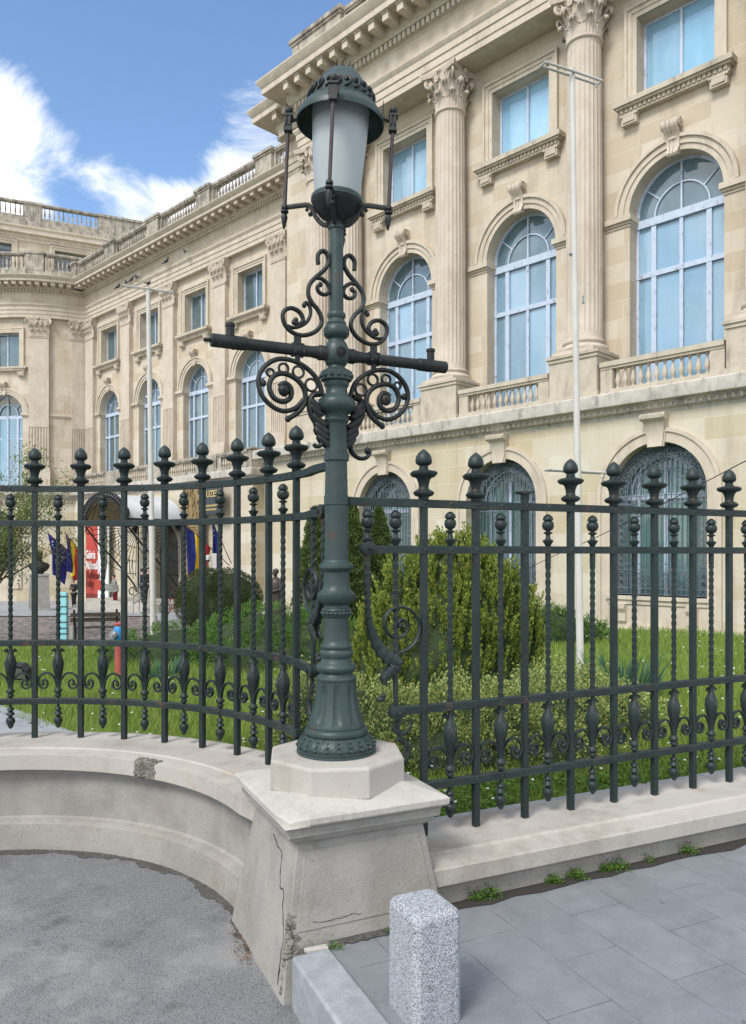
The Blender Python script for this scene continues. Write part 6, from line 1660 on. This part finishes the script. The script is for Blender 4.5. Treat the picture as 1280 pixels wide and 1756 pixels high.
b0 = bw(-38.0, 2.75, .97); 
flag('dark blue flag with stars hanging from the wall beside the left tricolour', b0, (-20.15, 47.8, 3.0), ['blue'], 2.35, .55, 0)
flag('left blue, yellow and red tricolour flag hanging from the palace wall', tuple(Vector(b0) + Vector((.5, -.2, 0))), (-19.0, 47.6, 3.0), ['blue', 'yellow', 'red'], 2.2, .60, 1)
b1 = bw(-21.5, 2.85, 1.2)
flag('dark blue flag with stars hanging right of the other tricolour, above the round hedge', b1, (-7.85, 37.5, 3.35), ['blue'], 2.4, .5, 2)
flag('right blue, yellow and red tricolour flag hanging above the round hedge', tuple(Vector(b1) + Vector((-.1, 0, -.1))), (-8.95, 36.9, 3.05), ['blue', 'yellow', 'red'], 2.3, .55, 3)

# ---------------------------------------------------------------- banners and signs on the entrance wall
def text(s, size, m, parent, loc, name='lettering', ext=.01, align='LEFT', bold=0):
    cu = bpy.data.curves.new('t', 'FONT'); cu.body = s; cu.size = size; cu.extrude = ext; cu.align_x = align; cu.offset = bold
    o = bpy.data.objects.new('t', cu); COL.objects.link(o); bpy.context.view_layer.update()
    me = bpy.data.meshes.new_from_object(o); bpy.data.objects.remove(o); me.materials.clear(); me.materials.append(m)
    q = bpy.data.objects.new(name, me); COL.objects.link(q); q.parent = parent; q.location = loc; q.rotation_euler = (PI / 2, 0, 0); return q
def banners():
    X, Y = b2w(-36.1, 2.62); T = thing('gallery_banner', 'tall red and white gallery banner hanging beside the palace entrance', 'banner', (X, Y, 0), BT)
    MB().box(-1.56, 1.56, 0, .08, -1.2, 4.65).build('panel', M['white'], T, sm=0)
    MB().box(-1.56, .15, -.012, .0, -.85, 4.65).build('red_field', M['banner_red'], T, sm=0)
    MB().box(-1.56, .15, -.011, .0, -1.2, -.852).build('lower_strip', M['banner_dark'], T, sm=0)
    m = MB(); P = [(.35, 3.4), (.9, 3.9), (1.5, 3.5), (1.5, 1.2), (1.2, .1), (.95, -.05), (.8, .5), (.5, 1.6), (.35, 2.6)]
    m.rings([[(x, y, z) for x, z in P] for y in (-.012, 0)]); m.build('olive_shape', M['banner_green'], T, sm=0)
    MB().box(.15, 1.0, -.014, .0, -.6, .05).build('red_block', M['banner_red'], T, sm=0)
    MB().box(.15, 1.55, -.014, .0, 3.95, 4.65).build('red_head', M['banner_dark'], T, sm=0)
    for s, z, c in (('Galeria', 1.40, 'white'), ('Națională', .72, 'white'), ('The National', .12, 'banner_dark'), ('Gallery', -.42, 'banner_dark')):
        o = text(s, .74 if c == 'white' else .66, M[c], T, (-1.46, -.035, z), bold=.012); o.scale = (.62 if c == 'white' else .55, 1, 1)
    X, Y = b2w(-25.1, 2.80); T = thing('relief_panel', 'tall ochre ornamental relief panel on the wall right of the entrance', 'panel', (X, Y, 0), BT)
    MB().box(-.85, .85, 0, .1, .4, 5.25).build('panel', M['gold_relief'], T, sm=0)
    m = MB(); r2 = random.Random(3)
    for k in range(60):
        x, z = r2.uniform(-.75, .75), r2.choice([r2.uniform(3.5, 5.1), r2.uniform(.9, 2.9)])
        m.tube([(x, -.01, z), (x + r2.uniform(-.15, .15), -.05, z + .25), (x + r2.uniform(-.15, .15), -.02, z + .5)], [.02, .05, .02], 5)
    for z in (3.0, 3.15, .6, .45): m.box(-.85, .85, -.05, 0, z - .04, z + .04)
    m.build('ornament', M['gold_relief'], T, sm=50)
    X, Y = b2w(-23.3, 2.70); T = thing('museum_sign', 'dark slate museum sign with gold lettering high on the wall', 'sign', (X, Y, 0), BT)
    MB().box(-.9, 1.15, 0, .1, 3.70, 5.28).build('board', M['sign'], T, sm=0)
    text('MUZEU', .48, M['goldtxt'], T, (-.62, -.02, 4.62), bold=.006)
    m = MB()
    for z, w in ((4.12, .9), (3.92, .7)):
        x = -.6
        while x < w * .9: m.box(x, x + .06, -.02, 0, z, z + .10); x += .11
    m.build('small_print', M['goldtxt'], T, sm=0)
banners()
def steps():
    T = thing('entrance_steps', 'pale stone steps and platform before the palace entrance', 'steps', (BX, BY, 0), BT)
    for i in range(4): MB().box(-32.2 + .1 * i, -24.2 - .05 * i, -1.0 + .35 * i, 3, -2, -1.36 + .17 * i).build('step', M['cap'], T, sm=0, bevel=.01)
    T = thing('handrail', 'steel handrail at the right end of the entrance steps', 'handrail', (BX, BY, 0), BT); m = MB()
    for z in (-.5, -.15, .2): m.tube([(-25.2, .1, z), (-23.9, -1.2, z - .25)], .03, 6)
    for t in (0, .5, 1): m.tube([(-25.2 + 1.3 * t, .1 - 1.3 * t, -1.6), (-25.2 + 1.3 * t, .1 - 1.3 * t, .22 - .25 * t)], .03, 6)
    m.build('rail', M['steel'], T)
steps()

# ---------------------------------------------------------------- people, bust, statue
def skin(name, nodes, edges, m, parent, root=0, sub=2):
    me = bpy.data.meshes.new(name); me.from_pydata([n[:3] for n in nodes], edges, []); me.materials.append(m)
    o = bpy.data.objects.new(name, me); COL.objects.link(o)
    if parent: o.parent = parent
    o.modifiers.new('skin', 'SKIN'); sv = me.skin_vertices[0].data
    for i, n in enumerate(nodes): sv[i].radius = (n[3], n[4] if len(n) > 4 else n[3]); sv[i].use_root = (i == root)
    o.modifiers['skin'].use_smooth_shade = True
    s = o.modifiers.new('sub', 'SUBSURF'); s.levels = sub; s.render_levels = sub
    return o
def person(label, loc, rz, H, la, ra, coat, trous, hair='hair', stance=.10, lean=0, long_coat=False, robe=None, body='skin', group=None, name='person', cat='person'):
    k = H / 1.72; T = thing(name, label, cat, loc, rz, group); T.scale = (k, k, k)
    # joints: 0 pelvis 1 waist 2 chest 3 neck 4 head base 5.. ; figure faces -y
    ly = -lean
    nd = [(0, 0, .93, .13, .10), (0, ly * .3, 1.08, .12, .09), (0, ly * .7, 1.30, .145, .10), (0, ly, 1.44, .06), (0, ly - .01, 1.52, .052), (0, ly - .02, 1.58, .075, .09), (0, ly - .02, 1.655, .068, .085),
          (-.17, ly * .8, 1.37, .055), (.17, ly * .8, 1.37, .055)]
    ed = [(0, 1), (1, 2), (2, 3), (3, 4), (4, 5), (5, 6), (2, 7), (2, 8)]
    for s, pts, sh in ((-1, la, 7), (1, ra, 8)):
        prev = sh
        for j, p in enumerate(pts):
            nd.append((p[0], p[1] + ly * .6, p[2], (.042, .034, .03)[min(j, 2)])); ed.append((prev, len(nd) - 1)); prev = len(nd) - 1
    for s in (-1, 1):
        b = len(nd); nd += [(s * .09, 0, .88, .085), (s * stance * .9, -.01, .50, .058), (s * stance, .01, .10, .038), (s * stance * 1.05, -.10, .035, .035)]
        ed += [(0, b), (b, b + 1), (b + 1, b + 2), (b + 2, b + 3)]
    skin('body', nd, ed, M[body], T)
    if coat:
        cn = [(x, y, z, r + .022, (q[0] + .022) if q else r + .022) for x, y, z, r, *q in nd[:3]] + [(0, ly, 1.42, .08)]
        ce = [(0, 1), (1, 2), (2, 3)]
        if long_coat: cn.append((0, 0, .70, .15)); ce.append((0, len(cn) - 1))
        for sh, pts in ((7, la), (8, ra)):
            b = len(cn); x, y, z, r = nd[sh][:4]; cn.append((x, y, z, .078)); ce.append((2, b))
            for j, p in enumerate(pts[:2]): cn.append((p[0], p[1] + ly * .6, p[2], (.062, .05)[j])); ce.append((len(cn) - 2, len(cn) - 1))
        skin('coat', cn, ce, M[coat], T)
    if trous:
        tn = [(0, 0, .94, .15, .12)]; te = []
        for s in (-1, 1):
            b = len(tn); tn += [(s * .09, 0, .86, .105), (s * stance * .9, -.01, .50, .078), (s * stance, .01, .08, .055)]; te += [(0, b), (b, b + 1), (b + 1, b + 2)]
        skin('trousers', tn, te, M[trous], T)
        sh = MB()
        for s in (-1, 1): sh.ball((s * stance * 1.03, -.05, .035), .05, 8, (.9, 2.1, .75))
        sh.build('shoes', M['black'], T, sm=60)
    if robe:
        rb = MB(); rb.lathe([(.25, 0), (.27, .05), (.23, .5), (.20, .9), (.20, 1.1), (.23, 1.3), (.17, 1.42), (.08, 1.47)], 28, rf=lambda a, z: (1 + .08 * math.sin(a * 9) * (1 if z < 1 else .3)) * (1 if abs(math.cos(a)) > .3 else .9)); rb.build('robe', M[robe], T, sm=60)
    h = MB(); h.ball((0, ly + .005, 1.655), .095, 12, (.95, 1.12, .95)); h.map(lambda x, y, z: (x, max(y, ly - .055 if z < 1.69 else -9), z)); h.build('hair', M[hair] if body == 'skin' else M[body], T, sm=60)
    f = MB(); f.ball((0, ly - .125, 1.60), .016, 6, (.8, 1.2, 1.3)); f.build('nose', M[body], T, sm=60)
    e = MB()
    for s in (-1, 1): e.ball((s * .032, ly - .108, 1.628), .011, 6)
    e.box(-.025, .025, ly - .112, ly - .10, 1.562, 1.568)
    e.build('face', M['hair'] if body == 'skin' else M[body], T, sm=60)
    return T
hold = [(-.24, -.02, 1.12), (-.08, -.22, 1.20), (-.0, -.24, 1.26)]; hold2 = [(.24, -.02, 1.12), (.08, -.22, 1.16), (.02, -.25, 1.22)]
def wl(u, Y): return (u - 640) / 1325 * Y
person('person in black with hands raised to the chest, standing on the court walk', (wl(127, 44), 44, -1.44), R(-15), 1.70, hold, hold2, 'darkcloth', 'darkcloth', stance=.07)
person('person in dark red trousers walking on the entrance steps with a striped wrap', (wl(198, 42.1), 42.1, -1.12), R(-50), 1.66, [(-.26, -.05, 1.12), (-.16, -.26, 1.05), (-.08, -.30, 1.06)], [(.26, -.08, 1.14), (.16, -.30, 1.16), (.10, -.36, 1.2)], 'greycloth', 'redcloth', stance=.16, lean=.10)
person('person in a dark jacket standing at the right end of the entrance steps', (wl(255, 39.5), 39.5, -.85), R(20), 1.83, [(-.23, 0, 1.10), (-.22, -.06, .86), (-.21, -.08, .78)], [(.23, 0, 1.10), (.20, -.08, .88), (.19, -.10, .80)], 'darkcloth', 'darkcloth', stance=.12)
person('person in a navy coat on the steps, left of the dark jacket', (wl(244, 40.3), 40.3, -.85), R(120), 1.76, [(-.23, 0, 1.10), (-.22, -.06, .86), (-.21, -.08, .78)], [(.23, 0, 1.10), (.20, -.08, .88), (.19, -.10, .80)], 'navycloth', 'navycloth', stance=.09, long_coat=True)
t = thing('striped_wrap', 'striped wrap bundled on the arms of the person on the steps', 'cloth', (wl(195, 41.9), 41.7, -.1)); m = MB()
for k in range(7): m.tube(catmull([(-.42, 0, .12 - .05 * k), (-.2, -.08, .16 - .06 * k), (.1, -.08, .10 - .06 * k), (.35, 0, .08 - .04 * k)], 4), .035, 6)
m.build('cloth', M['greycloth'], t, sm=60)
hf = [(-.25, -.03, 1.12), (-.10, -.20, 1.10), (.02, -.22, 1.12)]; hf2 = [(.25, -.03, 1.12), (.10, -.21, 1.06), (-.02, -.23, 1.08)]
person('brown bronze robed standing statue beyond the round hedge', (wl(473, 29), 29, -1.05), R(-40), 2.15, hf, hf2, None, None, body='bronze_brown', robe='bronze_brown', name='statue', cat='statue')
def bust():
    Y = 42; X = wl(67, Y); z = terrain(X, Y); T = thing('bust', 'dark bronze bust of a man on a tall grey plinth by the rotunda', 'bust', (X, Y, z), R(25))
    p = MB(); p.frus([(0, .62, .55), (.12, .62, .55), (.14, .54, .47), (1.9, .48, .42), (1.92, .52, .46), (2.02, .52, .46)]); p.build('plinth', M['plinth'], T, sm=0, bevel=.01)
    m = MB(); m.rings([[(hx * math.cos(t), cy_ + hy * math.sin(t), z) for t in [2 * PI * j / 20 for j in range(20)]] for z, hx, hy, cy_ in ((2.02, .22, .18, 0), (2.12, .26, .2, 0), (2.2, .40, .25, 0), (2.36, .52, .28, 0), (2.52, .54, .27, .01), (2.62, .42, .24, .01), (2.68, .24, .19, 0), (2.74, .15, .15, -.02), (2.82, .14, .15, -.04), (2.88, .17, .20, -.06), (2.98, .20, .23, -.06), (3.10, .20, .24, -.05), (3.20, .15, .19, -.03), (3.25, .06, .08, -.02))]); m.build('head_and_shoulders', M['bronze'], T, sm=60)
    m = MB(); m.ball((0, -.29, 2.97), .04, 8, (.8, 1.2, 1.5)); m.ball((-.08, -.25, 3.02), .025, 6); m.ball((.08, -.25, 3.02), .025, 6); m.ball((0, .0, 3.13), .2, 10, (1, 1.1, .7)); m.build('face', M['bronze'], T, sm=60)
bust()

# ---------------------------------------------------------------- smaller things on the lawn and court
def misc():
    # hydrant
    Y = 13; X = wl(204, Y); T = thing('hydrant', 'faded red pillar hydrant with a bright blue head beyond the curved railing', 'hydrant', (X, Y, terrain(X, Y)), R(20))
    MB().lathe([(.085, -.1), (.085, .06), (.066, .08), (.066, .62)], 20).build('barrel', M['hyd_red'], T)
    MB().lathe([(.066, .618), (.082, .64), (.092, .68), (.092, .80), (.07, .86), (.05, .88)], 20).build('head', M['hyd_blue'], T)
    m = MB(); m.lathe([(.075, .875), (.08, .89), (.08, .91), (.03, .93)], 12, rf=lobes(6, .12)); m.build('cap', M['hyd_red'], T)
    m = MB(); d = Vector((-.70, -.71, 0))
    for a, b, r in ((.05, .14, .060), (.13, .15, .072), (.15, .165, .055), (.163, .18, .030)): m.tube([tuple(d * a + Vector((0, 0, .73))), tuple(d * b + Vector((0, 0, .73)))], r, 16)
    m.build('outlet', M['steel'], T)
    # bench
    Y = 22.6; X = wl(165, Y); T = thing('bench', 'dark wooden slatted bench with curved iron ends facing the court', 'bench', (X, Y, terrain(X, Y)), R(197))
    for k in range(2): MB().box(-.68, .68, .26 + .05 * k, .295 + .05 * k, .62 + .15 * k, .73 + .15 * k).build('back_slat', M['wood'], T, sm=0)
    for k in range(4): MB().box(-.70, .70, -.25 + .13 * k, -.15 + .13 * k, .42, .45).build('seat_slat', M['wood'], T, sm=0)
    for s in (-.58, .58):
        m = MB(); m.tube(catmull([(s, -.30, 0), (s, -.22, .10), (s, -.25, .28), (s, -.26, .41), (s, .10, .40), (s, .22, .44), (s, .27, .62), (s, .33, .92), (s, .36, .95)], 4), .03, 6); m.tube(catmull([(s, .34, 0), (s, .26, .12), (s, .20, .28), (s, .16, .40)], 4), .03, 6)
        m.tube(catmull([(s, -.24, .42), (s, -.26, .60), (s, -.10, .66), (s, .28, .64)], 4), .022, 6); m.build('end_frame', M['iron_dark'], T)
    # turquoise barrier post
    Y = 21.4; X = wl(109.5, Y); T = thing('barrier_post', 'pale turquoise plastic barrier post with dark clips on the lawn', 'post', (X, Y, terrain(X, Y)))
    MB().box(-.09, .09, -.05, .05, 0, 1.46).build('panel', M['cyan'], T, sm=0, bevel=.01)
    m = MB()
    for z in (.08, .3, .45, .62, .85, 1.05, 1.33): m.box(-.14, .14, -.065, -.051, z, z + .022)
    m.build('clips', M['black'], T, sm=0); m = MB(); m.tube([(.12, 0, -.1), (.12, 0, 1.4)], .012, 6); m.build('rod', M['steel'], T)
    Y = 19; X = wl(123, Y); T = MB().box(-.045, .045, -.045, .045, -.1, .62).build('wooden_stake', M['plinth'], None, sm=0, bevel=.006); T.location = (X, Y, terrain(X, Y)); tag(T, 'short weathered grey stake between the turquoise post and the bench', 'stake')
    # floodlight
    Y = 11.6; X = wl(36, Y); T = thing('floodlight', 'black ground floodlight tilted upward in the grass at the left edge', 'floodlight', (X, Y, terrain(X, Y)), R(-25))
    m = MB(); m.rings([[(x * s_, y, z * s_ + .24) for x, z in ((-.16, -.13), (.16, -.13), (.18, .04), (.12, .14), (-.12, .14), (-.18, .04))] for y, s_ in ((-.05, 1), (.05, .95), (.12, .5))]); m.map(lambda x, y, z: (x, y * .9 - (z - .24) * .5, .24 + (z - .24) * .9 + y * .5)); m.build('housing', M['black'], T, sm=0, bevel=.01)
    m = MB(); m.box(-.13, .13, -.058, -.052, .15, .33); m.map(lambda x, y, z: (x, y * .9 - (z - .24) * .5 - .006, .24 + (z - .24) * .9 + y * .5)); m.build('lens', M['steel'], T, sm=0)
    m = MB(); m.tube([(-.19, 0, .24), (-.19, 0, .06), (.19, 0, .06), (.19, 0, .24)], .014, 6); m.tube([(0, 0, -.1), (0, 0, .08)], .03, 8); m.build('bracket', M['black'], T)
    # bicycle
    Y = 36; X = wl(297, Y); T = thing('bicycle', 'parked bicycle left of the round hedge by the entrance', 'bicycle', (X, Y, terrain(X, Y) + .06), R(-30))
    for x in (-.52, .52):
        m = MB(); m.tube([(x + .33 * math.cos(PI * k / 10), 0, .34 + .33 * math.sin(PI * k / 10)) for k in range(21)], .022, 6)
        for k in range(8): m.tube([(x, 0, .34), (x + .32 * math.cos(PI * k / 4), 0, .34 + .32 * math.sin(PI * k / 4))], .005, 4)
        m.build('wheel', M['black'], T)
    m = MB(); F_ = {'bb': (-.08, 0, .30), 'st': (-.18, 0, .80), 'hd': (.36, 0, .80), 'fr': (.52, 0, .34), 'rr': (-.52, 0, .34), 'hb': (.34, 0, .98)}
    for a, b in (('bb', 'st'), ('st', 'hd'), ('bb', 'hd'), ('hd', 'fr'), ('rr', 'bb'), ('rr', 'st'), ('hd', 'hb')): m.tube([F_[a], F_[b]], .018, 6)
    m.tube([(.30, -.25, 1.0), (.34, 0, .98), (.30, .25, 1.0)], .014, 6); m.build('frame', M['redcloth'], T)
    m = MB(); m.ball((-.20, 0, .85), .1, 8, (1.2, .6, .35)); m.build('saddle', M['black'], T)
    # camera mast
    Y = 33; X = wl(368, Y); T = thing('camera_mast', 'white post with a dome camera standing before the right flags', 'camera post', (X, Y, terrain(X, Y)))
    MB().box(-.09, .09, -.07, .07, -.1, 2.05 + 1.25).map(lambda x, y, z: (x, y, z * .88)).build('post', M['whitepole'], T, sm=0)
    m = MB(); m.tube([(0, 0, 2.8), (-.2, -.1, 2.82)], .03, 6); m.lathe([(.10, 2.62), (.12, 2.70), (.10, 2.80), (.04, 2.84)], 12, c=(-.24, -.12, 0)); m.build('camera_housing', M['whitepole'], T); MB().ball((-.24, -.12, 2.62), .085, 10).build('dome', M['black'], T, sm=60)
    # overhead cable
    P = [Vector((2.6, 14.6, 1.20)), Vector((3.0, 13.5, 1.55)), Vector((3.4, 11, 2.0)), Vector((3.86, 8, 2.62)), Vector((4.3, 5.5, 3.2))]
    m = MB(); m.tube(catmull(P, 8), .006, 5); tag(m.build('cable', M['black'], None), 'thin black cable sloping up to the right behind the straight railing', 'cable')
    # pigeons
    base = MB()
    base.tube([(-.16, 0, .10), (-.08, 0, .13), (0, 0, .15), (.08, 0, .19), (.12, 0, .25), (.14, 0, .29), (.17, 0, .30)], [.012, .045, .07, .062, .035, .034, .012], 8)
    base.tube([(-.14, 0, .12), (-.28, 0, .07)], [.03, .018], 6)
    for s in (-.025, .025): base.tube([(0, s, 0), (0, s, .10)], .007, 4)
    base.ball((.14, 0, .295), .032, 8); pm = base.mesh('pigeon', M['pigeon'], 60)
    places = [((-35.2, 3.57, 18.43), 20, 'leftmost'), ((-34.05, 3.57, 18.43), 160, 'second from the left'), ((-33.4, 3.57, 18.43), 10, 'third from the left'), ((-32.7, 3.57, 18.43), 190, 'fourth from the left'), ((-29.2, 3.57, 18.43), 15, 'large, second from the right'), ((-27.1, 3.57, 18.43), 170, 'rightmost')]
    for (p, a, w) in places:
        x, y, z = bw(*p); o = bpy.data.objects.new('pigeon', pm); COL.objects.link(o); o.location = (x, y, z); o.rotation_euler = (0, 0, BT + R(a)); o.scale = (1.25,) * 3
        tag(o, 'grey pigeon on the wing architrave ledge, ' + w, 'pigeon', 'pigeons resting on the architrave ledge')
    o = bpy.data.objects.new('pigeon', pm); COL.objects.link(o); o.location = (wl(253, 18.2), 18.25, 7.98 + .0); o.rotation_euler = (0, 0, R(70)); o.scale = (.55,) * 3
    tag(o, 'small dark pigeon perched on the crossbar of the far flagpole', 'pigeon')
misc()
